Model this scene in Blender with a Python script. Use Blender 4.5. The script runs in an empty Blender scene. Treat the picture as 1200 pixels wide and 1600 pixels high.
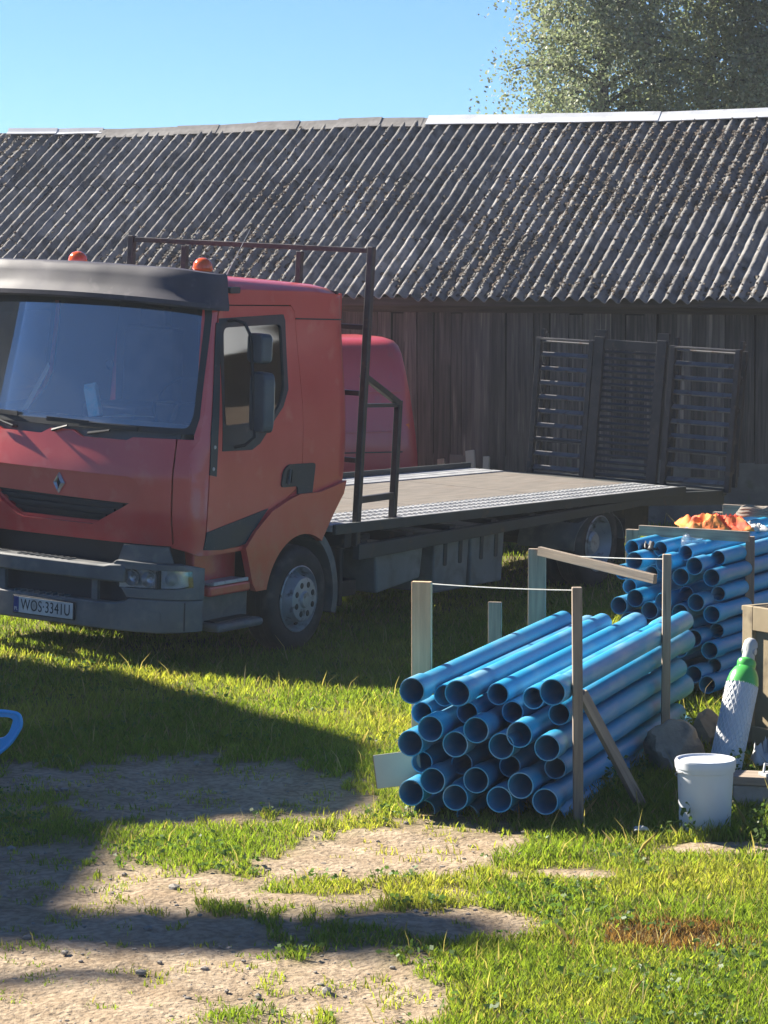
import bpy, bmesh, math, random
import numpy as np
from mathutils import Vector, Matrix, noise
from mathutils.geometry import delaunay_2d_cdt
random.seed(7)
RNG = np.random.default_rng(7)
SC = bpy.context.scene
COL = SC.collection
R = math.radians

# ------------------------------------------------------------------ camera, sky, sun, exposure
F_PX, CAM_H = 4500.0, 2.86
cam_data = bpy.data.cameras.new('camera')
cam_data.sensor_fit = 'VERTICAL'; cam_data.sensor_height = 36.0
cam_data.lens = 36.0 * F_PX / 1600.0
cam_data.clip_start = 0.1; cam_data.clip_end = 4000
cam = bpy.data.objects.new('camera', cam_data); COL.objects.link(cam)
cam.location = (0, 0, CAM_H)
cam.rotation_euler = (math.pi / 2 - math.atan(400 / F_PX), 0, 0)
SC.camera = cam

SUN_EL = R(35); SUN_AZ = R(-57.0)          # azimuth clockwise from +Y
SUN_DIR = Vector((math.sin(SUN_AZ) * math.cos(SUN_EL), math.cos(SUN_AZ) * math.cos(SUN_EL), math.sin(SUN_EL)))
world = bpy.data.worlds.new('World'); SC.world = world; world.use_nodes = True
wn = world.node_tree.nodes; wl = world.node_tree.links
sky = wn.new('ShaderNodeTexSky'); sky.sky_type = 'NISHITA'; sky.sun_disc = False
sky.sun_elevation = SUN_EL; sky.sun_rotation = SUN_AZ
sky.altitude = 0; sky.air_density = 0.65; sky.dust_density = 0.0; sky.ozone_density = 10.0
wl.new(sky.outputs[0], wn['Background'].inputs[0]); wn['Background'].inputs[1].default_value = 0.051
sun_data = bpy.data.lights.new('sun', 'SUN'); sun_data.energy = 5.0; sun_data.angle = R(0.55)
sun_data.color = (1.0, 0.93, 0.82)
sun = bpy.data.objects.new('sun', sun_data); COL.objects.link(sun)
sun.rotation_euler = SUN_DIR.to_track_quat('Z', 'Y').to_euler(); sun.location = (-20, 20, 25)
SC.view_settings.view_transform = 'Standard'; SC.view_settings.look = 'None'
SC.view_settings.gamma = 1.0; SC.view_settings.use_curve_mapping = False
SC.view_settings.exposure = 1.66

# ------------------------------------------------------------------ helpers
def tag(o, label=None, cat=None, group=None, kind=None):
    if label: o['label'] = label
    if cat: o['category'] = cat
    if group: o['group'] = group
    if kind: o['kind'] = kind
    return o

def empty(name, loc=(0, 0, 0), rot=(0, 0, 0)):
    o = bpy.data.objects.new(name, None); COL.objects.link(o)
    o.location = loc; o.rotation_euler = rot; o.empty_display_size = 0.1
    return o

def link_mesh(name, me, parent=None):
    o = bpy.data.objects.new(name, me); COL.objects.link(o)
    if parent: o.parent = parent
    return o

class MB:
    def __init__(s): s.V = []; s.F = []
    def add(s, V, F):
        n = len(s.V); s.V += [tuple(v) for v in V]; s.F += [tuple(i + n for i in f) for f in F]; return s
    def box(s, c, d, M=None):
        x, y, z = d[0] / 2, d[1] / 2, d[2] / 2
        V = [Vector(p) for p in ((-x,-y,-z),(x,-y,-z),(x,y,-z),(-x,y,-z),(-x,-y,z),(x,-y,z),(x,y,z),(-x,y,z))]
        if M is not None: V = [M @ v for v in V]
        c = Vector(c)
        return s.add([v + c for v in V], [(0,3,2,1),(4,5,6,7),(0,1,5,4),(1,2,6,5),(2,3,7,6),(3,0,4,7)])
    def beam(s, p, q, w, h, up=(0, 0, 1)):
        p = Vector(p); q = Vector(q); d = (q - p); L = d.length; d.normalize()
        u = Vector(up); a = d.cross(u)
        if a.length < 1e-4: a = d.cross(Vector((1, 0, 0)))
        a.normalize(); b = a.cross(d)
        M = Matrix((a, d, b)).transposed()
        return s.box((p + q) / 2, (w, L, h), M)
    def tube(s, pts, r, n=8, cap=True):
        pts = [Vector(p) for p in pts]; rs = r if isinstance(r, (list, tuple)) else [r] * len(pts)
        V = []; F = []; ref = None
        for i, p in enumerate(pts):
            d = (pts[min(i + 1, len(pts) - 1)] - pts[max(i - 1, 0)]).normalized()
            if ref is None:
                ref = d.orthogonal().normalized()
            a = (ref - d * ref.dot(d))
            a = a.normalized() if a.length > 1e-5 else d.orthogonal().normalized()
            ref = a; b = d.cross(a)
            for k in range(n):
                t = 2 * math.pi * k / n
                V.append(p + (a * math.cos(t) + b * math.sin(t)) * rs[i])
        for i in range(len(pts) - 1):
            for k in range(n):
                F.append((i*n+k, i*n+(k+1)%n, (i+1)*n+(k+1)%n, (i+1)*n+k))
        if cap:
            F.append(tuple(range(n))[::-1]); F.append(tuple(range((len(pts)-1)*n, len(pts)*n)))
        return s.add(V, F)
    def lathe(s, prof, n=32, o=(0, 0, 0), axis='z', closed=False):
        V = []; F = []
        for r, h in prof:
            for k in range(n):
                t = 2 * math.pi * k / n; x = r * math.cos(t); y = r * math.sin(t)
                if axis == 'z': p = (x, y, h)
                elif axis == 'y': p = (x, h, y)
                else: p = (h, x, y)
                V.append((p[0] + o[0], p[1] + o[1], p[2] + o[2]))
        m = len(prof)
        for i in range(m if closed else m - 1):
            j = (i + 1) % m
            for k in range(n):
                F.append((i*n+k, i*n+(k+1)%n, j*n+(k+1)%n, j*n+k))
        return s.add(V, F)
    def prism(s, poly, fn):
        """poly: list of 2d points; fn(u,v,side 0/1) -> 3d"""
        n = len(poly)
        V = [fn(u, v, 0) for u, v in poly] + [fn(u, v, 1) for u, v in poly]
        F = [tuple(range(n))[::-1], tuple(range(n, 2 * n))]
        for i in range(n): F.append((i, (i+1)%n, n+(i+1)%n, n+i))
        return s.add(V, F)
    def mesh(s, name, smooth=False, recalc=True, angle=35, double=False):
        me = bpy.data.meshes.new(name); me.from_pydata([tuple(v) for v in s.V], [], s.F)
        if recalc or double:
            bm = bmesh.new(); bm.from_mesh(me)
            if double: bmesh.ops.remove_doubles(bm, verts=bm.verts, dist=1e-4)
            if recalc: bmesh.ops.recalc_face_normals(bm, faces=bm.faces)
            bm.to_mesh(me); bm.free()
        if smooth:
            me.polygons.foreach_set('use_smooth', [True] * len(me.polygons))
            me.set_sharp_from_angle(angle=R(angle))
        me.update(); return me
    def build(s, name, mat, parent=None, smooth=False, bevel=0, recalc=True, angle=35, double=False, segs=2):
        me = s.mesh(name, smooth, recalc, angle, double)
        if mat: me.materials.append(mat)
        o = link_mesh(name, me, parent)
        if bevel:
            m = o.modifiers.new('bevel', 'BEVEL'); m.width = bevel; m.segments = segs; m.limit_method = 'ANGLE'; m.angle_limit = R(40)
        return o

def children(o): return [c for c in bpy.data.objects if c.parent == o]

def vnoise(x, y, seed=0):
    """smooth value noise 0..1, vectorised"""
    x = np.asarray(x, float); y = np.asarray(y, float)
    xi = np.floor(x).astype(np.int64); yi = np.floor(y).astype(np.int64); xf = x - xi; yf = y - yi
    def h(a, b):
        n = (a * 374761393 + b * 668265263 + seed * 974634777) & 0xffffffff
        n = ((n ^ (n >> 13)) * 1274126177) & 0xffffffff
        return ((n ^ (n >> 16)) & 0xffff) / 65535.0
    u = xf * xf * (3 - 2 * xf); v = yf * yf * (3 - 2 * yf)
    return (h(xi, yi) * (1-u) + h(xi+1, yi) * u) * (1-v) + (h(xi, yi+1) * (1-u) + h(xi+1, yi+1) * u) * v
def fbm(x, y, seed=0, oct=4):
    r = 0; a = .5; t = 0
    for i in range(oct):
        r = r + a * vnoise(x * 2**i + 17.3 * i, y * 2**i - 9.1 * i, seed + i); t += a; a *= .5
    return r / t
def sstep(e0, e1, x):
    t = np.clip((x - e0) / (e1 - e0), 0, 1); return t * t * (3 - 2 * t)

# ------------------------------------------------------------------ materials
MATS = {}
def pm(name, c1, c2=None, scale=4, rough=.6, bump=0.0, bscale=None, metal=0, stretch=(1, 1, 1), coat=0, rnd=0.0,
       c3=None, s3=None, t3=(.6, .7), rough2=None, spec=.5, grime=None, detail=6, bdist=.01, ramp=(.35, .65), transl=None):
    m = bpy.data.materials.new(name); m.use_nodes = True; MATS[name] = m
    N = m.node_tree.nodes; L = m.node_tree.links; B = N['Principled BSDF']
    B.inputs['Roughness'].default_value = rough; B.inputs['Metallic'].default_value = metal
    B.inputs['Coat Weight'].default_value = coat; B.inputs['Coat Roughness'].default_value = .08
    B.inputs['Specular IOR Level'].default_value = spec
    tc = N.new('ShaderNodeTexCoord'); oi = N.new('ShaderNodeObjectInfo')
    sh = N.new('ShaderNodeMath'); sh.operation = 'MULTIPLY'; sh.inputs[1].default_value = 37.0
    L.new(oi.outputs['Random'], sh.inputs[0])
    ad = N.new('ShaderNodeVectorMath'); ad.operation = 'ADD'
    L.new(tc.outputs['Object'], ad.inputs[0])
    if rnd or stretch != (1, 1, 1): L.new(sh.outputs[0], ad.inputs[1])
    mp = N.new('ShaderNodeMapping'); mp.inputs['Scale'].default_value = stretch; L.new(ad.outputs[0], mp.inputs[0])
    n1 = N.new('ShaderNodeTexNoise'); n1.inputs['Scale'].default_value = scale; n1.inputs['Detail'].default_value = detail
    L.new(mp.outputs[0], n1.inputs[0])
    col = None
    if c2 is None: c2 = tuple(v * .8 for v in c1)
    rp = N.new('ShaderNodeValToRGB'); rp.color_ramp.elements[0].position = ramp[0]; rp.color_ramp.elements[1].position = ramp[1]
    rp.color_ramp.elements[0].color = (*c1, 1); rp.color_ramp.elements[1].color = (*c2, 1)
    L.new(n1.outputs[0], rp.inputs[0]); col = rp.outputs[0]
    if c3 is not None:
        n3 = N.new('ShaderNodeTexNoise'); n3.inputs['Scale'].default_value = s3 or scale * 3; n3.inputs['Detail'].default_value = 5
        L.new(mp.outputs[0] if stretch != (1, 1, 1) else ad.outputs[0], n3.inputs[0])
        r3 = N.new('ShaderNodeValToRGB'); r3.color_ramp.elements[0].position = t3[0]; r3.color_ramp.elements[1].position = t3[1]
        L.new(n3.outputs[0], r3.inputs[0])
        mx = N.new('ShaderNodeMix'); mx.data_type = 'RGBA'; L.new(r3.outputs[0], mx.inputs[0])
        L.new(col, mx.inputs[6]); mx.inputs[7].default_value = (*c3, 1); col = mx.outputs[2]
    if grime:
        sp = N.new('ShaderNodeSeparateXYZ'); L.new(tc.outputs['Object'], sp.inputs[0])
        zr = N.new('ShaderNodeMapRange'); zr.inputs['From Min'].default_value = grime[1]; zr.inputs['From Max'].default_value = grime[0]; L.new(sp.outputs['Z'], zr.inputs[0])
        gn = N.new('ShaderNodeTexNoise'); gn.inputs['Scale'].default_value = 4.5; gn.inputs['Detail'].default_value = 8; gn.inputs['Roughness'].default_value = .7; L.new(tc.outputs['Object'], gn.inputs[0])
        gr = N.new('ShaderNodeMapRange'); gr.inputs['From Min'].default_value = .4; gr.inputs['From Max'].default_value = .72; L.new(gn.outputs[0], gr.inputs[0])
        ml = N.new('ShaderNodeMath'); ml.operation = 'MULTIPLY'; L.new(zr.outputs[0], ml.inputs[0]); L.new(gr.outputs[0], ml.inputs[1])
        m5 = N.new('ShaderNodeMath'); m5.operation = 'MULTIPLY'; m5.inputs[1].default_value = .38; L.new(ml.outputs[0], m5.inputs[0])
        mg_ = N.new('ShaderNodeMix'); mg_.data_type = 'RGBA'; L.new(m5.outputs[0], mg_.inputs[0]); L.new(col, mg_.inputs[6]); mg_.inputs[7].default_value = (.30, .24, .18, 1); col = mg_.outputs[2]
    if rnd:
        hs = N.new('ShaderNodeHueSaturation'); mr = N.new('ShaderNodeMapRange')
        mr.inputs['To Min'].default_value = 1 - rnd; mr.inputs['To Max'].default_value = 1 + rnd
        L.new(oi.outputs['Random'], mr.inputs[0]); L.new(mr.outputs[0], hs.inputs['Value']); L.new(col, hs.inputs['Color']); col = hs.outputs[0]
    L.new(col, B.inputs['Base Color'])
    if rough2 is not None:
        mr = N.new('ShaderNodeMapRange'); mr.inputs['From Min'].default_value = .3; mr.inputs['From Max'].default_value = .7
        mr.inputs['To Min'].default_value = rough; mr.inputs['To Max'].default_value = rough2
        L.new(n1.outputs[0], mr.inputs[0]); L.new(mr.outputs[0], B.inputs['Roughness'])
    if bump:
        nb = N.new('ShaderNodeTexNoise'); nb.inputs['Scale'].default_value = bscale or scale * 4; nb.inputs['Detail'].default_value = 6
        L.new(mp.outputs[0], nb.inputs[0])
        bp = N.new('ShaderNodeBump'); bp.inputs['Strength'].default_value = bump; bp.inputs['Distance'].default_value = bdist
        L.new(nb.outputs[0], bp.inputs['Height']); L.new(bp.outputs[0], B.inputs['Normal'])
    return m

pm('paint', (.53, .052, .044), (.59, .078, .064), 2.2, rough=.34, rough2=.46, coat=.5, bump=.04, bscale=3, c3=(.60, .15, .12), s3=5, t3=(.6, .85), grime=(.5, 1.25))
pm('paint_van', (.44, .045, .05), (.48, .06, .064), 1.5, rough=.33, coat=.4, c3=(.34, .08, .08), s3=6, t3=(.6, .8))
pm('visor', (.042, .040, .052), (.068, .064, .08), 3, rough=.55, rough2=.7, spec=.3, c3=(.11, .10, .11), s3=9, t3=(.62, .8))
pm('bumper', (.085, .09, .092), (.14, .145, .142), 3.5, rough=.5, rough2=.7, bump=.08, bscale=120, c3=(.20, .19, .165), s3=8, t3=(.52, .8), grime=(.2, .8))
pm('panel_grey', (.018, .028, .034), (.03, .042, .048), 5, rough=.42, rough2=.6, c3=(.08, .08, .075), s3=12, t3=(.62, .8))
pm('black_plastic', (.012, .013, .015), (.022, .023, .026), 6, rough=.45, rough2=.65)
pm('rubber', (.018, .018, .018), (.04, .038, .034), 5, rough=.75, bump=.2, bscale=60, c3=(.09, .08, .065), s3=9, t3=(.55, .8))
pm('wheel_steel', (.30, .31, .32), (.40, .41, .42), 6, rough=.45, metal=.3, c3=(.10, .075, .055), s3=14, t3=(.55, .72))
pm('chassis', (.012, .012, .013), (.03, .028, .026), 4, rough=.7, bump=.2, bscale=40, c3=(.07, .05, .035), s3=10, t3=(.6, .75))
pm('rail_steel', (.03, .036, .036), (.055, .06, .055), 4, rough=.5, rough2=.7, c3=(.10, .065, .04), s3=9, t3=(.62, .75))
pm('rung_steel_lit', (.11, .11, .115), (.16, .155, .15), 8, rough=.4, metal=.2, c3=(.10, .07, .05), s3=14, t3=(.55, .7))  # paler than the ramp frame: sky light on the rungs put into the colour
pm('frame_steel', (.035, .035, .039), (.065, .062, .063), 6, rough=.38, rough2=.6, metal=.4, c3=(.09, .075, .06), s3=16, t3=(.6, .75))
pm('galv', (.36, .37, .37), (.47, .47, .46), 9, rough=.38, rough2=.6, metal=.25, c3=(.2, .18, .15), s3=20, t3=(.58, .75), bump=.1, bscale=50)
pm('plywood', (.19, .165, .135), (.125, .108, .088), 3, rough=.8, stretch=(1, 8, 8), bump=.15, c3=(.15, .11, .075), s3=2.6, t3=(.55, .75))
pm('chrome', (.68, .69, .70), (.58, .58, .59), 8, rough=.22, metal=.7)
pm('mirror_plastic', (.06, .066, .072), (.09, .096, .10), 5, rough=.5)
pm('toolbox', (.15, .155, .15), (.20, .205, .195), 3, rough=.6, c3=(.09, .08, .07), s3=6, t3=(.5, .8))
pm('plate_white', (.55, .56, .54), (.42, .42, .40), 8, rough=.45, c3=(.25, .24, .21), s3=10, t3=(.55, .8))
pm('plate_blue', (.01, .03, .16), (.015, .04, .2), 6, rough=.4)
pm('ink', (.01, .01, .01), (.02, .02, .02), 6, rough=.5)
pm('lens_orange', (.75, .13, .02), (.6, .09, .01), 20, rough=.15, coat=.5)
pm('lamp_bowl', (.80, .80, .80), (.62, .63, .64), 14, rough=.25, metal=.2)
pm('dash', (.24, .24, .23), (.30, .30, .29), 5, rough=.7)
pm('seat_cloth', (.07, .07, .08), (.11, .11, .12), 6, rough=.9)
pm('cardboard', (.50, .46, .38), (.42, .38, .30), 5, rough=.8)
pm('carton_blue', (.22, .70, .82), (.6, .82, .86), 16, rough=.5)
pm('pipe_blue', (.016, .275, .48), (.024, .305, .52), 2, rough=.38, rough2=.5, c3=(.24, .40, .50), s3=9, t3=(.46, .80), stretch=(1, .25, 1), rnd=.15)
pm('wood_post', (.56, .37, .21), (.44, .29, .165), 5, rough=.85, stretch=(9, 9, .6), bump=.3, bscale=9, rnd=.18, c3=(.12, .085, .055), s3=3, t3=(.62, .75))
pm('wood_grey', (.34, .265, .19), (.24, .185, .135), 5, rough=.9, stretch=(9, 9, .6), bump=.3, bscale=9, rnd=.18, c3=(.09, .07, .05), s3=3, t3=(.62, .75))
pm('wood_grey_x', (.34, .265, .19), (.23, .18, .135), 5, rough=.9, stretch=(.6, 9, 9), bump=.3, bscale=9, rnd=.18, c3=(.09, .07, .05), s3=3, t3=(.62, .75))
pm('barn_board', (.122, .107, .096), (.052, .048, .047), 3.5, rough=.92, stretch=(10, 10, .5), bump=.5, bscale=7, rnd=.38, c3=(.22, .19, .165), s3=2.2, t3=(.58, .72))
pm('barn_beam', (.085, .07, .06), (.05, .042, .038), 3, rough=.9, stretch=(.5, 9, 9), bump=.4, rnd=.2)
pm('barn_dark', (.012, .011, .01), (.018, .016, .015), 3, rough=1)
pm('cement_roof', (.125, .12, .115), (.23, .222, .21), 4, rough=.9, bump=.7, bscale=26, bdist=.02, rnd=.2, c3=(.075, .066, .056), s3=5, t3=(.5, .72))
pm('moss', (.06, .047, .032), (.105, .075, .056), 9, rough=1, c3=(.15, .14, .12), s3=7, t3=(.5, .62), bump=.8, bscale=60)
pm('ridge_white', (.58, .60, .62), (.48, .50, .52), 3, rough=.5, metal=0, c3=(.33, .32, .30), s3=7, t3=(.6, .8))
pm('ridge_grey', (.16, .15, .14), (.22, .21, .2), 6, rough=.9, bump=.6, bscale=20)
pm('foundation', (.11, .107, .10), (.17, .163, .15), 5, rough=.9, bump=.6, c3=(.10, .11, .08), s3=7)
pm('stone', (.30, .245, .175), (.39, .32, .235), 5, rough=.9, bump=.7, bscale=14, bdist=.02, c3=(.13, .12, .10), s3=9, t3=(.5, .7))
pm('stone_grey', (.27, .24, .20), (.38, .34, .285), 8, rough=.9, bump=.5, rnd=.3)
pm('bucket_white', (.66, .68, .70), (.58, .59, .60), 4, rough=.38, rough2=.5, c3=(.33, .30, .25), s3=6, t3=(.62, .78))
pm('cyl_body', (.58, .59, .58), (.64, .65, .64), 6, rough=.42)
pm('cyl_net', (.74, .75, .74), (.66, .67, .66), 8, rough=.5)
pm('cyl_green', (.07, .42, .075), (.09, .48, .09), 6, rough=.32, coat=.2)
pm('shaded_wall', (.10, .075, .055), (.14, .105, .08), 3, rough=.9)  # wall colour darkened to stand in for shade in the window reflection
pm('plaster', (.55, .52, .46), (.48, .45, .4), 3, rough=.9, bump=.2)
pm('tile_red', (.33, .10, .05), (.24, .075, .045), 5, rough=.8, bump=.4)
pm('box_wood', (.36, .285, .17), (.26, .20, .115), 4, rough=.75, stretch=(1, 1, .8), bump=.25, c3=(.17, .13, .08), s3=7, t3=(.55, .7))
pm('white_board', (.52, .48, .38), (.45, .41, .32), 3, rough=.5, c3=(.30, .27, .22), s3=8, t3=(.6, .8))
pm('chip_edge', (.30, .20, .12), (.20, .13, .08), 30, rough=.9)
pm('toy_blue', (.05, .36, .72), (.06, .40, .78), 3, rough=.35, coat=.2)
pm('cloth_orange', (.80, .17, .03), (.88, .30, .05), 7, rough=.8, bump=.3, bscale=70, c3=(.75, .08, .03), s3=4, t3=(.5, .6))
pm('cloth_pale', (.55, .55, .5), (.4, .42, .42), 7, rough=.8)
pm('strap', (.16, .14, .115), (.22, .19, .155), 20, rough=.9)
pm('string', (.66, .66, .6), (.55, .55, .5), 20, rough=.8)
pm('bark', (.22, .21, .19), (.06, .055, .05), 7, rough=.9, stretch=(1, 1, 3), bump=.5, ramp=(.45, .6))
pm('bark_dark', (.09, .075, .06), (.05, .042, .035), 7, rough=.9, bump=.5)
pm('debris', (.55, .55, .52), (.4, .4, .38), 20, rough=.7)

def leafmat(name, attr=None, tm=(1.25, 1.15, .6), col=(.1, .16, .05), transl=.45, tcol=None, rough=.5):
    m = bpy.data.materials.new(name); m.use_nodes = True; MATS[name] = m
    N = m.node_tree.nodes; L = m.node_tree.links; N.remove(N['Principled BSDF']); out = N['Material Output']
    d = N.new('ShaderNodeBsdfPrincipled'); d.inputs['Roughness'].default_value = rough; d.inputs['Specular IOR Level'].default_value = .35
    t = N.new('ShaderNodeBsdfTranslucent'); mx = N.new('ShaderNodeMixShader'); mx.inputs[0].default_value = transl
    L.new(d.outputs[0], mx.inputs[1]); L.new(t.outputs[0], mx.inputs[2]); L.new(mx.outputs[0], out.inputs[0])
    if attr:
        a = N.new('ShaderNodeAttribute'); a.attribute_name = attr
        L.new(a.outputs['Color'], d.inputs['Base Color'])
        g = N.new('ShaderNodeMix'); g.data_type = 'RGBA'; g.blend_type = 'MULTIPLY'; g.inputs[0].default_value = 1
        L.new(a.outputs['Color'], g.inputs[6]); g.inputs[7].default_value = (*tm, 1); L.new(g.outputs[2], t.inputs[0])
    else:
        d.inputs['Base Color'].default_value = (*col, 1); t.inputs[0].default_value = (*(tcol or col), 1)
    return m
leafmat('grass', 'col', transl=.56, tm=(1.4, 1.35, .6))
leafmat('leaf', 'col', transl=.45, rough=.5, tm=(1.0, 1.05, .75))

def glassmat(name, tint, refl=.22, dust=.06, dustcol=(.45, .5, .55)):
    m = bpy.data.materials.new(name); m.use_nodes = True; MATS[name] = m
    N = m.node_tree.nodes; L = m.node_tree.links; N.remove(N['Principled BSDF']); out = N['Material Output']
    tr = N.new('ShaderNodeBsdfTransparent'); tr.inputs[0].default_value = (*tint, 1)
    gl = N.new('ShaderNodeBsdfGlossy'); gl.inputs['Roughness'].default_value = .02
    lw = N.new('ShaderNodeLayerWeight'); lw.inputs[0].default_value = .3
    mr = N.new('ShaderNodeMapRange'); mr.inputs['To Min'].default_value = refl; mr.inputs['To Max'].default_value = .9
    L.new(lw.outputs['Fresnel'], mr.inputs[0])
    mx = N.new('ShaderNodeMixShader'); L.new(mr.outputs[0], mx.inputs[0]); L.new(tr.outputs[0], mx.inputs[1]); L.new(gl.outputs[0], mx.inputs[2])
    df = N.new('ShaderNodeBsdfDiffuse'); df.inputs[0].default_value = (*dustcol, 1)
    tc = N.new('ShaderNodeTexCoord'); ns = N.new('ShaderNodeTexNoise'); ns.inputs['Scale'].default_value = 2.5; ns.inputs['Detail'].default_value = 8
    L.new(tc.outputs['Object'], ns.inputs[0])
    m2 = N.new('ShaderNodeMapRange'); m2.inputs['From Min'].default_value = .35; m2.inputs['From Max'].default_value = .75; m2.inputs['To Max'].default_value = dust * 2
    m2.inputs['To Min'].default_value = dust * .4
    L.new(ns.outputs[0], m2.inputs[0])
    mx2 = N.new('ShaderNodeMixShader'); L.new(m2.outputs[0], mx2.inputs[0]); L.new(mx.outputs[0], mx2.inputs[1]); L.new(df.outputs[0], mx2.inputs[2])
    L.new(mx2.outputs[0], out.inputs[0]); return m
glassmat('windshield', (.95, .97, .98), refl=.115, dust=.035)
glassmat('side_glass', (.22, .25, .27), refl=.30, dust=.015)
glassmat('lamp_glass', (.97, .97, .97), refl=.05, dust=.005)
glassmat('bottle_plastic', (.85, .9, .92), refl=.25, dust=.12, dustcol=(.7, .75, .78))
M = MATS

# ------------------------------------------------------------------ ground
TR_R = np.array([.523, .853]); TR_O = np.array([.853, -.523]); TR_F = np.array([-.672, 20.668])
def ground_z(x, y):
    x = np.asarray(x, float); y = np.asarray(y, float)
    z = .05 * (fbm(x * .55, y * .55, 3, 3) - .5) + .018 * (fbm(x * 5, y * 5, 11, 3) - .5)
    a = (x - TR_F[0]) * TR_R[0] + (y - TR_F[1]) * TR_R[1]; b = (x - TR_F[0]) * TR_O[0] + (y - TR_F[1]) * TR_O[1]
    w = sstep(-5.5, -2.2, a) * (1 - sstep(6.5, 8.5, a)) * (1 - sstep(-.3, 1.0, b)) * sstep(-9, -5, b)
    z = z * (1 - .8 * w) + w * .042 * np.clip(-b, 0, 3.0)
    return z
def ell(x, y, cx, cy, rx, ry):
    return np.sqrt(((x - cx) / rx) ** 2 + ((y - cy) / ry) ** 2)
def dirt(x, y):
    """1 = bare earth, 0 = turf"""
    n = fbm(x * 1.7, y * .9, 21, 4) - .5; n2 = fbm(x * 5.5, y * 3.2, 31, 3) - .5 + .9 * (fbm(x * 15, y * 9, 33, 2) - .5)
    d = np.zeros_like(np.asarray(x, float))
    for cx, cy, rx, ry in ((-1.25, 15.3, 1.55, 1.0), (-1.05, 11.3, 1.15, 2.15), (.05, 13.55, .72, .95), (-.5, 12.75, .7, .5), (.22, 12.15, .45, .32), (-.15, 11.0, .42, .55),
                           (-3.2, 13.4, 2.0, 2.4), (.85, 13.1, .4, .18), (1.7, 13.72, .42, .16)):
        d = np.maximum(d, 1 - sstep(.55, 1.22, ell(x, y, cx, cy, rx, ry) + n * 1.0 + n2 * .6))
    for cx, cy, rx, ry, k in ((-.88, 13.95, .50, .42, .85), (-.35, 12.85, .34, .24, .7), (.15, 12.95, .28, .18, .65), (-.1, 11.9, .28, .22, .5), (-2.2, 14.1, .8, .35, .6), (-1.9, 15.1, .5, .3, .5)):
        d = d * (1 - k * (1 - sstep(.55, 1.15, ell(x, y, cx, cy, rx, ry) + n * .8 + n2 * .5)))
    return d
def axis_coords(lo, hi, step, far, k=1.22):
    c = list(np.arange(lo, hi + 1e-6, step)); s = step
    while c[-1] < far: s *= k; c.append(c[-1] + s)
    s = step
    while c[0] > -far: s *= k; c.insert(0, c[0] - s)
    return np.array(c)
gx = axis_coords(-4.2, 4.2, .05, 900); gy = axis_coords(10.0, 26, .05, 900)
GX, GY = np.meshgrid(gx, gy); GZ = ground_z(GX, GY)
dm = dirt(GX, GY)
GZ = GZ + dm * (.030 * (fbm(GX * 7.5, GY * 7.5, 15, 3) - .5) + .012 * (fbm(GX * 22, GY * 22, 5, 3) - .5) + .03 * (fbm(GX * 3.2, GY * 2.4, 8, 2) - .5))
nx, ny = len(gx), len(gy)
me = bpy.data.meshes.new('ground')
V = np.stack([GX.ravel(), GY.ravel(), GZ.ravel()], 1)
ii = np.arange(nx * ny).reshape(ny, nx)
Fq = np.stack([ii[:-1, :-1], ii[:-1, 1:], ii[1:, 1:], ii[1:, :-1]], -1).reshape(-1, 4)
me.vertices.add(len(V)); me.vertices.foreach_set('co', V.ravel().astype(np.float32))
me.loops.add(Fq.size); me.loops.foreach_set('vertex_index', Fq.ravel().astype(np.int32))
me.polygons.add(len(Fq)); me.polygons.foreach_set('loop_start', np.arange(0, Fq.size, 4, dtype=np.int32))
me.polygons.foreach_set('use_smooth', np.ones(len(Fq), bool)); me.update(calc_edges=True)
at = me.color_attributes.new('cover', 'FLOAT_COLOR', 'POINT')
cc = np.ones((len(V), 4), np.float32); cc[:, 0] = dm.ravel(); cc[:, 1] = dm.ravel(); cc[:, 2] = dm.ravel()
at.data.foreach_set('color', cc.ravel())
gm = bpy.data.materials.new('soil'); gm.use_nodes = True; N = gm.node_tree.nodes; L = gm.node_tree.links; B = N['Principled BSDF']
B.inputs['Roughness'].default_value = .95; B.inputs['Specular IOR Level'].default_value = .15
tc = N.new('ShaderNodeTexCoord'); n1 = N.new('ShaderNodeTexNoise'); n1.inputs['Scale'].default_value = 3.5; n1.inputs['Detail'].default_value = 9
L.new(tc.outputs['Object'], n1.inputs[0])
r1 = N.new('ShaderNodeValToRGB'); r1.color_ramp.elements[0].position = .3; r1.color_ramp.elements[1].position = .7
r1.color_ramp.elements[0].color = (.30, .222, .142, 1); r1.color_ramp.elements[1].color = (.43, .34, .235, 1); L.new(n1.outputs[0], r1.inputs[0])
n2 = N.new('ShaderNodeTexNoise'); n2.inputs['Scale'].default_value = 26; n2.inputs['Detail'].default_value = 6; L.new(tc.outputs['Object'], n2.inputs[0])
r2 = N.new('ShaderNodeValToRGB'); r2.color_ramp.elements[0].position = .42; r2.color_ramp.elements[1].position = .58
r2.color_ramp.elements[0].color = (.72, .70, .68, 1); r2.color_ramp.elements[1].color = (1, 1, 1, 1); L.new(n2.outputs[0], r2.inputs[0])
mu = N.new('ShaderNodeMix'); mu.data_type = 'RGBA'; mu.blend_type = 'MULTIPLY'; mu.inputs[0].default_value = 1
L.new(r1.outputs[0], mu.inputs[6]); L.new(r2.outputs[0], mu.inputs[7])
r4 = N.new('ShaderNodeValToRGB'); r4.color_ramp.elements[0].color = (.11, .105, .04, 1); r4.color_ramp.elements[1].color = (.20, .165, .08, 1); L.new(n1.outputs[0], r4.inputs[0])
at_n = N.new('ShaderNodeAttribute'); at_n.attribute_name = 'cover'
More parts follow.
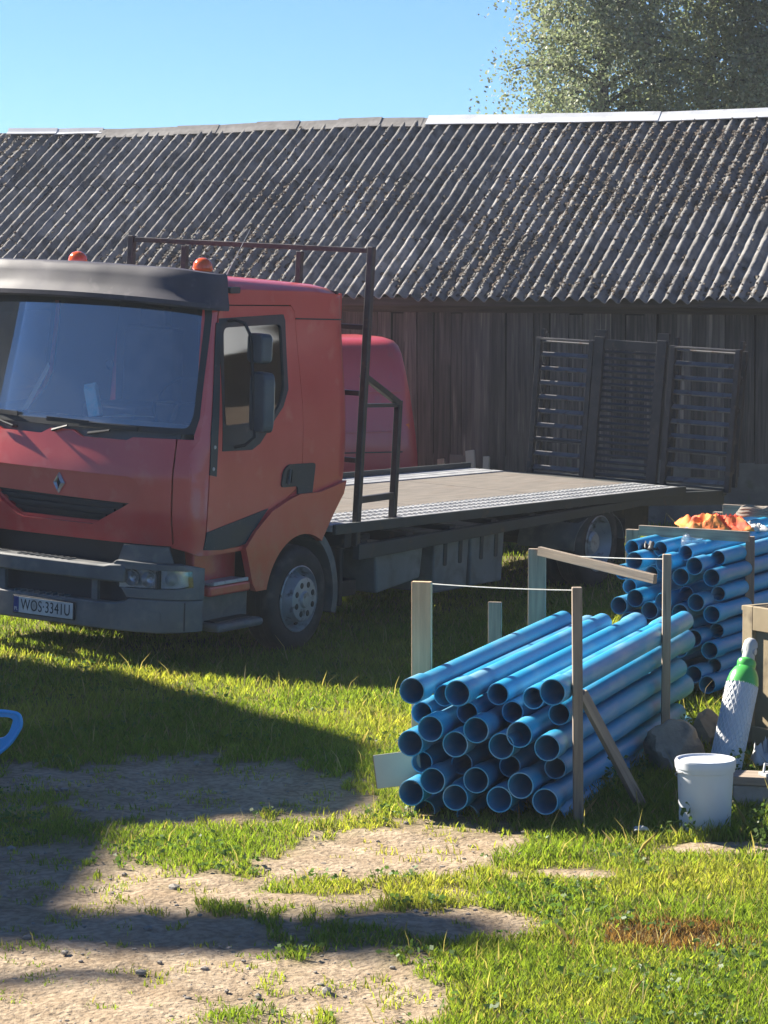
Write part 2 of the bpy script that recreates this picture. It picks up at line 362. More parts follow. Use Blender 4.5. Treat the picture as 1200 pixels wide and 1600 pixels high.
mg = N.new('ShaderNodeMix'); mg.data_type = 'RGBA'; L.new(at_n.outputs['Fac'], mg.inputs[0]); L.new(r4.outputs[0], mg.inputs[6]); L.new(mu.outputs[2], mg.inputs[7])
L.new(mg.outputs[2], B.inputs['Base Color'])
bp = N.new('ShaderNodeBump'); bp.inputs['Strength'].default_value = .9; bp.inputs['Distance'].default_value = .02
n5 = N.new('ShaderNodeTexNoise'); n5.inputs['Scale'].default_value = 34; n5.inputs['Detail'].default_value = 8; L.new(tc.outputs['Object'], n5.inputs[0])
L.new(n5.outputs[0], bp.inputs['Height']); L.new(bp.outputs[0], B.inputs['Normal'])
me.materials.append(gm)
ground = link_mesh('ground', me); tag(ground, 'trodden sandy yard with worn turf', None, kind='structure')

# ------------------------------------------------------------------ barn
TH = R(23); BAX = Vector((math.cos(TH), -math.sin(TH), 0)); BAW = Vector((math.sin(TH), math.cos(TH), 0))
barn = empty('timber_barn', (490 / F_PX * 30, 30, 0), (0, 0, -TH))       # local x along the wall to the right, y into the barn
tag(barn, 'long weathered timber barn with mossy corrugated roof behind the truck', 'barn')
BX0, BX1, EAVE, RUN, RISE = -12.8, 4.2, 2.413, 3.53, 2.03
OVH = .35                                        # eave overhang in front of the wall
def wall_y(x): return OVH
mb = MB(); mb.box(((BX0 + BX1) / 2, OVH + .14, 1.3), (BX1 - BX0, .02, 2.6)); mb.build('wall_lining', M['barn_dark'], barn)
mb = MB(); mb.box(((BX0 + BX1) / 2, OVH + .11, .33), (BX1 - BX0, .36, .76)); fo = mb.build('foundation', M['foundation'], barn, bevel=.02)
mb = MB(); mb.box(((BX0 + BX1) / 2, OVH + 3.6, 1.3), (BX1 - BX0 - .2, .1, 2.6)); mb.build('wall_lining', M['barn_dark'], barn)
rb = random.Random(4)
x = BX0; door_x0, door_x1 = .80, 4.2
while x < BX1:
    w = rb.uniform(.11, .21)
    if x + w > BX1: w = BX1 - x
    isdoor = door_x0 < x + w / 2 < door_x1
    if not isdoor:
        z0 = .56 + rb.uniform(-.05, .03); z1 = EAVE - .15 - rb.choice([0, 0, .0, .0, .02, -.02]) - rb.uniform(0, .015)
        mb = MB(); th = rb.uniform(.02, .032); off = rb.uniform(-.012, .012)
        mb.box((0, 0, (z1 - z0) / 2), (w - rb.uniform(.004, .014), th, z1 - z0))
        o = mb.build('board', M['barn_board'], barn); o.location = (x + w / 2, OVH - .06 + off, z0); o.rotation_euler = (rb.uniform(-.006, .006), rb.uniform(-.008, .008), rb.uniform(-.03, .03))
    x += w
# eave plate, rafters ends, posts
mb = MB(); mb.box(((BX0 + BX1) / 2, OVH - .03, EAVE - .10), (BX1 - BX0, .14, .13)); mb.build('wall_plate', M['barn_beam'], barn, bevel=.01)
mb = MB(); mb.box(((BX0 + BX1) / 2, .05, EAVE - .045), (BX1 - BX0, .035, .09)); mb.build('fascia_board', M['barn_beam'], barn, bevel=.004)
for k in range(16):
    xx = BX0 + .5 + k * 1.1
    mb = MB(); mb.beam((xx, .07, EAVE - .06 + .03), (xx, RUN, EAVE - .06 + RISE - .05), .09, .11); mb.build('rafter', M['barn_beam'], barn)
# barn doors at the right
for k, (d0, d1) in enumerate(((door_x0, 2.5), (2.5, door_x1))):
    dr = MB(); dr.box(((d0 + d1) / 2, OVH + .02, 1.15), (d1 - d0 - .02, .03, 2.05)); dro = dr.build('door', M['barn_dark'], barn)
    x = d0 + .02
    while x < d1 - .05:
        w = min(rb.uniform(.12, .19), d1 - .01 - x); z1 = 2.10 - rb.uniform(0, .03); z0 = .12 + rb.uniform(0, .04)
        mb = MB(); mb.box((0, 0, (z1 - z0) / 2), (w - .012, .024, z1 - z0)); o = mb.build('plank', M['barn_board'], dro); o.location = (x + w / 2, OVH - .015 + rb.uniform(-.004, .004), z0); x += w
    for (p, q) in (((d0 + .05, .45), (d1 - .05, .45)), ((d0 + .05, 1.85), (d1 - .05, 1.85)), ((d0 + .08, .5), (d1 - .08, 1.12)), ((d0 + .08, 1.8), (d1 - .08, 1.18)), ((d0 + .05, 1.15), (d1 - .05, 1.15))):
        mb = MB(); mb.beam((p[0], OVH - .045, p[1]), (q[0], OVH - .045, q[1]), .03, .12); o = mb.build('brace', M['barn_beam'], dro, bevel=.004)
# corrugated sheets
PITCH = .152; NW = 7; SW = PITCH * NW
slope = math.hypot(RUN, RISE); sd_ = Vector((0, RUN / slope, RISE / slope)); sn = Vector((0, -RISE / slope, RUN / slope))
def ridge_sag(xl): return .0065 * (xl + 5.0) + .02 * math.sin(xl * .9)
rows = [(-.03, 1.45), (1.30, 2.78), (2.63, slope)]
ncol = int((BX1 - BX0) / SW) + 1
rs = random.Random(9)
for c in range(ncol):
    for r_, (s0, s1) in enumerate(rows):
        nu = NW * 8; nv = 26; V = []; F = []
        jz = rs.uniform(-.004, .005); js = rs.uniform(-.03, .03); jx = rs.uniform(-.012, .012)
        for j in range(nv + 1):
            s_ = s0 + (s1 - s0) * j / nv + (js if r_ < 2 or j < nv else 0)
            for i in range(nu + 1):
                xl = BX0 + c * SW + i * (SW + .04) / nu + jx
                ph = 2 * math.pi * (xl - BX0 - jx) / PITCH
                h = .031 * math.cos(ph) + .012 * noise.noise(Vector((xl * 2.5, s_ * 2, r_))) + .010 * noise.noise(Vector((xl * 13, s_ * 12, 3))) + .005 * noise.noise(Vector((xl * 31, s_ * 29, 7)))
                h += jz + .012 - .010 * (s_ - s0) / (s1 - s0) + ridge_sag(xl) * s_ / slope
                p = Vector((xl, 0, EAVE)) + sd_ * s_ + sn * h
                V.append(p)
        for j in range(nv):
            for i in range(nu):
                a = j * (nu + 1) + i; F.append((a, a + 1, a + nu + 2, a + nu + 1))
        nV = len(V)
        V += [v - sn * .009 for v in V]
        F += [tuple(k + nV for k in f[::-1]) for f in F]
        for i in range(nu): F.append((i, i + nV, i + 1 + nV, i + 1))
        mb = MB(); mb.add(V, F); mb.build('roof_sheet', M['cement_roof'], barn, smooth=True, recalc=False, angle=60)
# rear slope (seen only from other positions)
mb = MB(); mb.beam(((BX0 + BX1) / 2 - .001, RUN + .05, EAVE + RISE - .02), ((BX0 + BX1) / 2, 2 * RUN, EAVE), BX1 - BX0, .03); mb.build('rear_roof', M['cement_roof'], barn)
# moss and lichen clumps on the sheets (one uncountable mass)
mv = []; mf = []; base = bmesh.new(); bmesh.ops.create_icosphere(base, subdivisions=1, radius=1); bv = [v.co.copy() for v in base.verts]; bf = [[v.index for v in f.verts] for f in base.faces]; base.free()
NM = 36000; rm = np.random.default_rng(19)
mxl = rm.uniform(BX0 + .1, BX1 - .1, NM); mss = rm.uniform(.02, slope - .1, NM)
md = fbm(mxl * .7, mss * .9, 40, 3) + .10 * (mxl > -3) - .08 * mss / slope
keep = rm.random(NM) < np.maximum(.035, (md - .47) * 5.0); mxl = mxl[keep]; mss = mss[keep]; nm = len(mxl)
onr = rm.random(nm) < .62; ph = np.round((mxl - BX0) / PITCH); mx2 = BX0 + np.where(onr, ph, ph + .5) * PITCH + rm.uniform(-.03, .03, nm)
mh = .031 * np.cos(2 * np.pi * (mx2 - BX0) / PITCH) + .014 + np.array([ridge_sag(v) for v in mx2]) * mss / slope
msz = np.where(onr, rm.uniform(.007, .02, nm), rm.uniform(.010, .034, nm)); ma3 = rm.uniform(.7, 1.5, nm)
B_ = np.array([tuple(v) for v in bv]); J = rm.uniform(.7, 1.25, (nm, len(bv), 1)); sdn = np.array(sd_); snn = np.array(sn)
ctr = np.stack([mx2, np.zeros(nm), np.full(nm, EAVE)], 1) + mss[:, None] * sdn + mh[:, None] * snn
P = ctr[:, None, :] + J * (B_[None, :, 0:1] * msz[:, None, None] * np.array([1, 0, 0]) + B_[None, :, 1:2] * (msz * ma3)[:, None, None] * sdn + B_[None, :, 2:3] * (msz * .6)[:, None, None] * snn)
mv = [tuple(p) for p in P.reshape(-1, 3)]; mf = [tuple(i + k * len(bv) for i in f) for k in range(nm) for f in bf]
mb = MB(); mb.add(mv, mf); o = mb.build('roof_moss', M['moss'], barn, smooth=True, recalc=False); o['kind'] = 'stuff'
# ridge
def ridge_piece(x0, x1, mat, name, r, dz):
    n = max(2, int((x1 - x0) / .4)); V = []; F = []; prof = [(-r * 1.5, -r * .95), (-r * .6, -.02), (0, .03), (r * .6, -.02), (r * 1.5, -r * .95)]
    for i in range(n + 1):
        xx = x0 + (x1 - x0) * i / n
        for (yy, zz) in prof: V.append((xx, RUN + yy, EAVE + RISE + .06 + dz + zz + ridge_sag(xx) + .008 * noise.noise(Vector((xx * 1.7, 0, 0)))))
    k = len(prof)
    for i in range(n):
        for j in range(k - 1): F.append((i*k+j, (i+1)*k+j, (i+1)*k+j+1, i*k+j+1))
    m2 = MB(); m2.add(V, F); o = m2.build(name, M[mat], barn, smooth=False, recalc=False)
    s = o.modifiers.new('solid', 'SOLIDIFY'); s.thickness = .012
def xl_at(px, depth):   # barn-local x of the ridge at an image column
    k = (px - 600) / F_PX; P0 = barn.location + BAW * RUN
    return (k * P0.y - P0.x) / (BAX.x - k * BAX.y)
for i in range(6):
    a = xl_at(672, 0); b = BX1; ridge_piece(a + (b - a) * i / 6 - .02, a + (b - a) * (i + 1) / 6 + .02, 'ridge_white', 'ridge_cap', .085, .008 * (i % 2))
ridge_piece(xl_at(18, 0), xl_at(92, 0) + .02, 'ridge_white', 'ridge_cap', .042, .0); ridge_piece(xl_at(92, 0), xl_at(165, 0), 'ridge_white', 'ridge_cap', .042, -.01)
xx = BX0
while xx < xl_at(672, 0):
    x2 = min(xx + .55, xl_at(672, 0))
    if not (xl_at(18, 0) - .2 < (xx + x2) / 2 < xl_at(165, 0)): ridge_piece(xx, x2 + .03, 'ridge_grey', 'ridge_tile', .085, rs.uniform(-.01, .012) - .02)
    xx = x2
# gable ends
for xg in (BX0 + .05, BX1 - .05):
    mb = MB(); mb.prism([(OVH, .4), (2 * RUN - .3, .4), (2 * RUN - .3, EAVE - .1), (RUN, EAVE + RISE - .12), (OVH, EAVE - .1)], lambda u, v, s, xg=xg: (xg + .03 * s, u, v)); mb.build('gable_wall', M['barn_board'], barn)
# offcuts leaning on the foundation
# ------------------------------------------------------------------ flatbed truck (local: x forward, y to its left side, origin at the front left tyre)
ROLL = R(2.4)
truck = empty('flatbed_truck', (TR_F[0], TR_F[1], 0.0), (-ROLL, 0, math.atan2(-TR_R[1], -TR_R[0])))
tag(truck, 'old red flatbed lorry with dark sun visor and open car-carrier bed', 'truck')
C0, CD, NE = -1.13, .27, 2.5
def T(a, b, z): return (-a, b, z)
def hwid(z): 
    t = min(max((z - 1.5) / 1.15, 0), 1); return 1.11 - .085 * t * t * (3 - 2 * t)
_az = [(.2, -1.26), (.84, -1.30), (1.05, -1.335), (1.35, -1.335), (1.62, -1.29), (2.55, -1.12), (2.8, -1.05)]
def afr(z):
    for (z0, a0), (z1, a1) in zip(_az, _az[1:]):
        if z <= z1: t = (z - z0) / (z1 - z0); return a0 + (a1 - a0) * max(t, 0)
    return _az[-1][1]
def gfun(t): t = min(abs(t), .9999); return 1 - (1 - t ** NE) ** (1 / NE)
def ch_front(b, z, off=0):
    f = lambda bb: afr(z) + CD * gfun((bb - C0) / hwid(z))
    m = (f(b + .004) - f(b - .004)) / .008; k = math.hypot(1, m)
    return T(f(b) - off / k, b + off * m / k, z)
def bside(a, z):
    x = min(max((a - afr(z)) / CD, 0), 1); t = (1 - (1 - x) ** NE) ** (1 / NE)
    r = max(0, (a - .60) / .14)
    return hwid(z) * t - .045 * r * r
def ch_side(sg):
    def f(a, z, off=0):
        m = (bside(a + .004, z) - bside(a - .004, z)) / .008; k = math.hypot(1, m)
        return T(a - off * m / k, C0 + sg * (bside(a, z) + off / k), z)
    return f
def resamp(poly, d):
    out = []
    for i in range(len(poly)):
        p = Vector(poly[i]); q = Vector(poly[(i + 1) % len(poly)]); n = max(1, int((q - p).length / d))
        out += [tuple(p + (q - p) * k / n) for k in range(n)]
    return out
def inpoly(p, poly):
    x, y = p; c = False; j = len(poly) - 1
    for i in range(len(poly)):
        xi, yi = poly[i]; xj, yj = poly[j]
        if (yi > y) != (yj > y) and x < (xj - xi) * (y - yi) / (yj - yi) + xi: c = not c
        j = i
    return c
def rnd_poly(poly, r, n=4):
    out = []; m = len(poly)
    for i in range(m):
        p = Vector(poly[i]); a = Vector(poly[i - 1]) - p; b = Vector(poly[(i + 1) % m]) - p
        rr = min(r, a.length * .45, b.length * .45); a.normalize(); b.normalize()
        for k in range(n + 1):
            t = k / n; out.append(tuple((p + a * rr) * (1 - t) ** 2 + p * 2 * t * (1 - t) + (p + b * rr) * t * t))
    return out
def patch(mb, outer, chart, holes=(), off=0, thick=.018, res=.06):
    loops = [resamp(outer, res)] + [resamp(h, res) for h in holes]
    pts = []; edges = []
    for lp in loops:
        n0 = len(pts); pts += lp; edges += [(n0 + i, n0 + (i + 1) % len(lp)) for i in range(len(lp))]
    xs = [p[0] for p in loops[0]]; ys = [p[1] for p in loops[0]]
    bd = pts[:]
    x = min(xs) + res / 2
    while x < max(xs):
        y = min(ys) + res / 2
        while y < max(ys):
            p = (x, y)
            if inpoly(p, loops[0]) and not any(inpoly(p, h) for h in loops[1:]) and min((p[0]-q[0])**2 + (p[1]-q[1])**2 for q in bd) > (res * .45) ** 2: pts.append(p)
            y += res
        x += res
    r = delaunay_2d_cdt([Vector(p) for p in pts], edges, [], 0, 1e-6)
    P = [tuple(v) for v in r[0]]; tr = []
    for f in r[2]:
        c = (sum(P[i][0] for i in f) / 3, sum(P[i][1] for i in f) / 3)
        if inpoly(c, loops[0]) and not any(inpoly(c, h) for h in loops[1:]): tr.append(tuple(f))
    n = len(P); V = [chart(u, v, off) for u, v in P] + [chart(u, v, off - thick) for u, v in P]
    cnt = {}
    for f in tr:
        for i in range(3):
            e = (f[i], f[(i + 1) % 3]); cnt[tuple(sorted(e))] = cnt.get(tuple(sorted(e)), []) + [e]
    F = tr + [tuple(i + n for i in f[::-1]) for f in tr]
    for k, e in cnt.items():
        if len(e) == 1: a, b = e[0]; F.append((a, a + n, b + n, b))
    mb.add(V, F); return mb
def fpatch(name, mat, poly, parent, holes=(), off=0, thick=.018, res=.06, chart=None, smooth=True):
    m = MB(); patch(m, poly, chart or ch_front, holes, off, thick, res); return m.build(name, M[mat], parent, smooth=smooth, angle=40)
def cpoly(pts): return [(C0 + u, z) for u, z in pts]
L_, R_ = ch_side(1), ch_side(-1)

# --- cab shell: one mesh out of side panels, corners, pillars, roof and rear wall
DOOR = [(-1.09, .85), (-1.055, 1.58), (-.90, 2.47), (-.85, 2.515), (.00, 2.50), (.045, 2.46), (.09, 1.80), (.09, 1.36), (.04, 1.20), (-.10, 1.13), (-.32, 1.06), (-.52, .93), (-.63, .84), (-.9, .835)]
WIN = [(-.905, 2.43), (-.10, 2.445), (-.078, 2.40), (-.085, 1.91), (-.16, 1.79), (-.29, 1.69), (-.46, 1.545), (-.56, 1.505), (-.93, 1.515)]
def grow(poly, d):
    c = Vector((sum(p[0] for p in poly) / len(poly), sum(p[1] for p in poly) / len(poly)))
    out = []
    n = len(poly)
    for i in range(n):
        p = Vector(poly[i]); e1 = (p - Vector(poly[i - 1])).normalized(); e2 = (Vector(poly[(i + 1) % n]) - p).normalized()
        nn = Vector((e1.y + e2.y, -e1.x - e2.x)).normalized()
        q = p + nn * d
        out.append(tuple(q))
    return out
area = sum(DOOR[i - 1][0] * DOOR[i][1] - DOOR[i][0] * DOOR[i - 1][1] for i in range(len(DOOR)))
gd_ = .009 if area > 0 else -.009
DOOR_HOLE = grow(DOOR, gd_)
def asf(z):
    for (z0, a0), (z1, a1) in zip(ASF, ASF[1:]):
        if z <= z1: return a0 + (a1 - a0) * (z - z0) / (z1 - z0)
    return ASF[-1][1]
ASF = [(.80, -1.22), (1.50, -1.19), (1.62, -1.13), (2.65, -.905)]
SIDE = [(asf(.85), .85), (asf(1.5), 1.50), (asf(1.62), 1.62), (asf(2.1), 2.1), (asf(2.60), 2.60), (-.6, 2.625), (.3, 2.60), (.735, 2.57), (.742, 1.9), (.70, 1.30), (.655, 1.20), (.53, 1.16), (.09, 1.14), (-.30, 1.02), (-.66, .80), (-1.12, .80)]
shell = MB()
for ch in (L_, R_): patch(shell, SIDE, ch, [DOOR_HOLE], 0, .02, .07)
# front corners between hood and side chart, pillars and header
def band_front(t0, t1, zs, off=0, thick=.02):
    for sg in (1, -1):
        poly = []
        for z in zs: poly.append((C0 + sg * t1(z) * hwid(z), z))
        for z in reversed(zs): poly.append((C0 + sg * t0(z) * hwid(z), z))
        patch(shell, poly, ch_front, (), off, thick, .05)
tA = lambda z: bside(asf(z) + .005, z) / hwid(z)
tpil = lambda z: bside(asf(z) + .005, z) / hwid(z) + .004
band_front(lambda z: .838, lambda z: tA(z) + .005, [.85, 1.1, 1.35, 1.50, 1.60])
band_front(lambda z: .93, tpil, [1.60, 1.8, 2.0, 2.2, 2.4, 2.58])
patch(shell, [(C0 - .93, 2.575), (C0 + .93, 2.575), (C0 + .90, 2.62), (C0 - .90, 2.62)], ch_front, (), 0, .02, .08)
# roof rings
def plan(z, inset):
    pts = []; h = hwid(z) - inset; a0 = afr(z) + inset
    for k in range(33):
        t = math.sin((k / 32 * 2 - 1) * math.pi / 2); pts.append((a0 + (CD) * (1 - (1 - min(abs(t), .9999) ** NE) ** (1 / NE)), C0 + t * h))
    pts += [(a0 + CD + (.66 - a0 - CD - inset) * k / 6, C0 + h) for k in range(1, 7)]
    e = .735 - inset
    pts += [(e, C0 + h - .05)] + [(e, C0 + (h - .05) * (1 - 2 * k / 8)) for k in range(1, 8)] + [(e, C0 - h + .05)]
    pts += [(a0 + CD + (.66 - a0 - CD - inset) * k / 6, C0 - h) for k in range(6, 0, -1)]
    return pts
rings = [(2.58, -.0), (2.63, .012), (2.67, .035), (2.70, .075), (2.72, .16), (2.735, .45)]
V = []; F = []
for z, ins in rings:
    for a, b in plan(2.58, ins): V.append(T(a, b, z - .055 * (a + .9) / 1.6 * min(1, (z - 2.58) / .08) - (0.03 * (a + .9) / 1.6)))
n = len(plan(2.58, 0))
for i in range(len(rings) - 1):
    for k in range(n): F.append((i*n+k, i*n+(k+1)%n, (i+1)*n+(k+1)%n, (i+1)*n+k))
F.append(tuple(range((len(rings) - 1) * n, len(rings) * n)))
shell.add(V, F)
shell.box(T(.715, C0, 1.87), (.03, 2.0, 1.42))
shell.box(T(.64, C0, 1.14), (.20, 1.9, .1))
cab = shell.build('cab_body', M['paint'], truck, smooth=True, angle=38)
cab['label'] = 'faded red lorry cab'
# roof drip groove
for ch in (L_, R_):
    m = MB(); patch(m, [(.06, 2.405), (.735, 2.385), (.735, 2.395), (.06, 2.415)], ch, (), .004, .01, .08); m.build('panel_groove', M['black_plastic'], cab)
m = MB(); patch(m, rnd_poly([(-.80, 2.60), (-.68, 2.60), (-.68, 2.645), (-.80, 2.645)], .015), L_, (), .03, .04, .05); m.build('side_marker', M['panel_grey'], cab)
# hood with the scooped grille
SCOOP = cpoly([(-.60, 1.335), (.60, 1.325), (.67, 1.29), (.695, 1.23), (.66, 1.17), (.36, .985), (.30, .97), (-.30, .97), (-.36, .985), (-.66, 1.17), (-.695, 1.23), (-.67, 1.29)])
GRIL = cpoly([(-.60, 1.155), (.60, 1.135), (.34, .995), (-.34, .995)])
hood = fpatch('hood', 'paint', cpoly([(-.92, .86), (.92, .86), (.92, 1.60), (.60, 1.595), (.55, 1.57), (.18, 1.57), (.10, 1.61), (-.10, 1.61), (-.18, 1.57), (-.55, 1.57), (-.6, 1.595), (-.92, 1.60)]), truck, [SCOOP], off=.004, thick=.055, res=.055)
fpatch('grille_surround', 'paint', grow(SCOOP, .01 if sum(SCOOP[i-1][0]*SCOOP[i][1]-SCOOP[i][0]*SCOOP[i-1][1] for i in range(len(SCOOP))) > 0 else -.01), hood, [GRIL], off=-.03, thick=.03, res=.06)
gri = fpatch('grille', 'black_plastic', cpoly([(-.62, 1.17), (.62, 1.15), (.36, .98), (-.36, .98)]), hood, off=-.062, thick=.01, res=.08)
for zz, ww in ((1.03, .40), (1.075, .47), (1.115, .54)):
    m = MB(); patch(m, cpoly([(-ww, zz - .008), (ww, zz - .012), (ww, zz + .010), (-ww, zz + .014)]), ch_front, (), -.035, .02, .08); m.build('grille_slat', M['black_plastic'], gri, smooth=True)
# diamond emblem
def diamond(w, h): return [(0, h), (w, 0), (0, -h), (-w, 0)]
em = MB()
zc = 1.235
ou = diamond(.050, .074); inn = diamond(.016, .036)
V = []
for lst, o_ in ((ou, .012), (inn, .016), (ou, 0), ([((a[0] + b[0]) / 2, (a[1] + b[1]) / 2) for a, b in zip(ou, inn)], .03)):
    for u, v in lst: V.append(ch_front(C0 - .0 + u, zc + v, -.03 + o_))
F = []
for i in range(4):
    j = (i + 1) % 4; F += [(i, j, 12 + j, 12 + i), (12 + i, 12 + j, 4 + j, 4 + i), (8 + i, 8 + j, j, i)]
em.add(V, F); e_ = em.build('emblem', M['chrome'], hood)
m = MB(); patch(m, [(C0 + u, zc + v) for u, v in diamond(.018, .038)], ch_front, (), -.022, .006, .05); m.build('emblem_centre', M['black_plastic'], e_)
# lower dark gap below the hood
fpatch('front_gap', 'black_plastic', cpoly([(-1.0, .60), (1.0, .60), (.98, .87), (-.98, .87)]), truck, off=-.07, thick=.02, res=.1)
# cowl, windshield
cowl = fpatch('wiper_cowl', 'mirror_plastic', cpoly([(-.93, 1.55), (.93, 1.55), (.945, 1.645), (-.945, 1.645)]), cab, off=-.03, thick=.02, res=.07)
WS = cpoly([(-1.03, 1.635), (1.03, 1.635), (1.045, 1.75), (1.01, 2.45), (.99, 2.60), (-.99, 2.60), (-1.01, 2.45), (-1.045, 1.75)])
WSI = cpoly([(-.99, 1.675), (.99, 1.675), (1.008, 1.77), (.977, 2.45), (.96, 2.53), (-.96, 2.53), (-.977, 2.45), (-1.008, 1.77)])
fpatch('windshield_seal', 'black_plastic', WS, cab, [rnd_poly(WSI, .06)], off=.003, thick=.015, res=.06)
ws = fpatch('windshield', 'windshield', WS, cab, off=-.004, thick=.004, res=.06)
def wiper(b0, b1, z0, z1):
    m = MB(); p = Vector(ch_front(b0, z0, .03)); q = Vector(ch_front(b1, z1, .03)); mid = (p + q) / 2 + Vector((.02, 0, .0))
    m.tube([Vector(ch_front(b0, z0, -.01)), p, mid], [.014, .012, .009], 6); m.beam(ch_front((b0 + b1) / 2 - abs(b1 - b0) * .75, z1 - .005, .02), ch_front((b0 + b1) / 2 + abs(b1 - b0) * .55, z1 + .02 - .03, .02), .012, .03)
    return m.build('wiper', M['black_plastic'], cab)
wiper(C0 - .42, C0 - .85, 1.60, 1.70); wiper(C0 + .25, C0 + .62, 1.60, 1.665); wiper(C0 - .06, C0 + .22, 1.60, 1.68)
# visor
V = []; F = []; NS = 56
prof = [(-.02, 2.74), (.03, 2.752), (.075, 2.745), (.10, 2.725), (.122, 2.68), (.142, 2.62), (.172, 2.575), (.20, 2.545), (.203, 2.515), (.185, 2.50), (.15, 2.515), (.05, 2.55), (-.01, 2.57)]
for i in range(NS + 1):
    th = (i / NS * 2 - 1); t = math.sin(th * math.pi / 2 * .985)
    for k, (o_, z) in enumerate(prof):
        zz = min(z, 2.6); h = hwid(2.5); b = C0 + t * h; a = afr(2.5) + .04 + CD * gfun(t)
        tt = math.copysign(min(abs(t), .9995), t); eps = .002
        g1 = gfun(min(abs(tt) + eps, .9998)); g0 = gfun(abs(tt) - eps); m_ = CD * (g1 - g0) / (2 * eps * h) * (1 if tt >= 0 else -1)
        kk = math.hypot(1, m_); dent = 0
        if 2 <= k <= 6:
            for c_ in (-.40, .40):
                d_ = (t - c_) / .17; dent += .012 * math.exp(-d_ ** 4) * (1 - abs(k - 3.6) / 3.2)
        bulge = .010 * math.exp(-((abs(t) - .78) / .16) ** 2) if k <= 4 else 0
        fade = 1 if abs(t) < .93 else max(.25, 1 - (abs(t) - .93) / .09)
        oo = (o_ - dent) * fade + bulge * fade
        z2 = z + .028 * (1 - abs(t) ** 2) + (bulge * .7 if k < 3 else 0) - .02 * abs(t) ** 6
        V.append(T(a - oo / kk, b + oo * m_ / kk, z2))
k = len(prof)
for i in range(NS):
    for j in range(k): F.append((i*k+j, (i+1)*k+j, (i+1)*k+(j+1)%k, i*k+(j+1)%k))
F.append(tuple(range(k))); F.append(tuple(range(NS * k, (NS + 1) * k))[::-1])
m = MB(); m.add(V, F); visor = m.build('sun_visor', M['visor'], truck, smooth=True, angle=32); visor['label'] = 'dark plastic sun visor above the windscreen'
for bb in (C0 - .02, C0 + .05):
    m = MB(); m.lathe([(.0, .006), (.010, .005), (.013, 0), (.013, -.03)], 12, axis='x'); o = m.build('visor_bolt', M['black_plastic'], visor); o.location = T(-1.205, bb, 2.70)
# beacons and aerial
for bb in (-1.42, -.33):
    m = MB(); m.lathe([(0, 2.70), (.075, 2.70), (.08, 2.735), (.065, 2.745), (0, 2.745)], 20, o=(.78, bb, 0)); be = m.build('beacon', M['black_plastic'], truck, smooth=True)
    m = MB(); m.lathe([(.066, 2.742), (.070, 2.77), (.064, 2.80), (.045, 2.825), (.02, 2.836), (0, 2.838)], 20, o=(.78, bb, 0)); m.lathe([(.072, 2.757), (.074, 2.762), (.072, 2.767)], 20, o=(.78, bb, 0)); m.build('beacon_lens', M['lens_orange'], be, smooth=True)
m = MB(); m.tube([T(-.50, -.33, 2.70), T(-.30, -.26, 3.05)], [.004, .002], 5); m.build('aerial', M['galv'], truck)

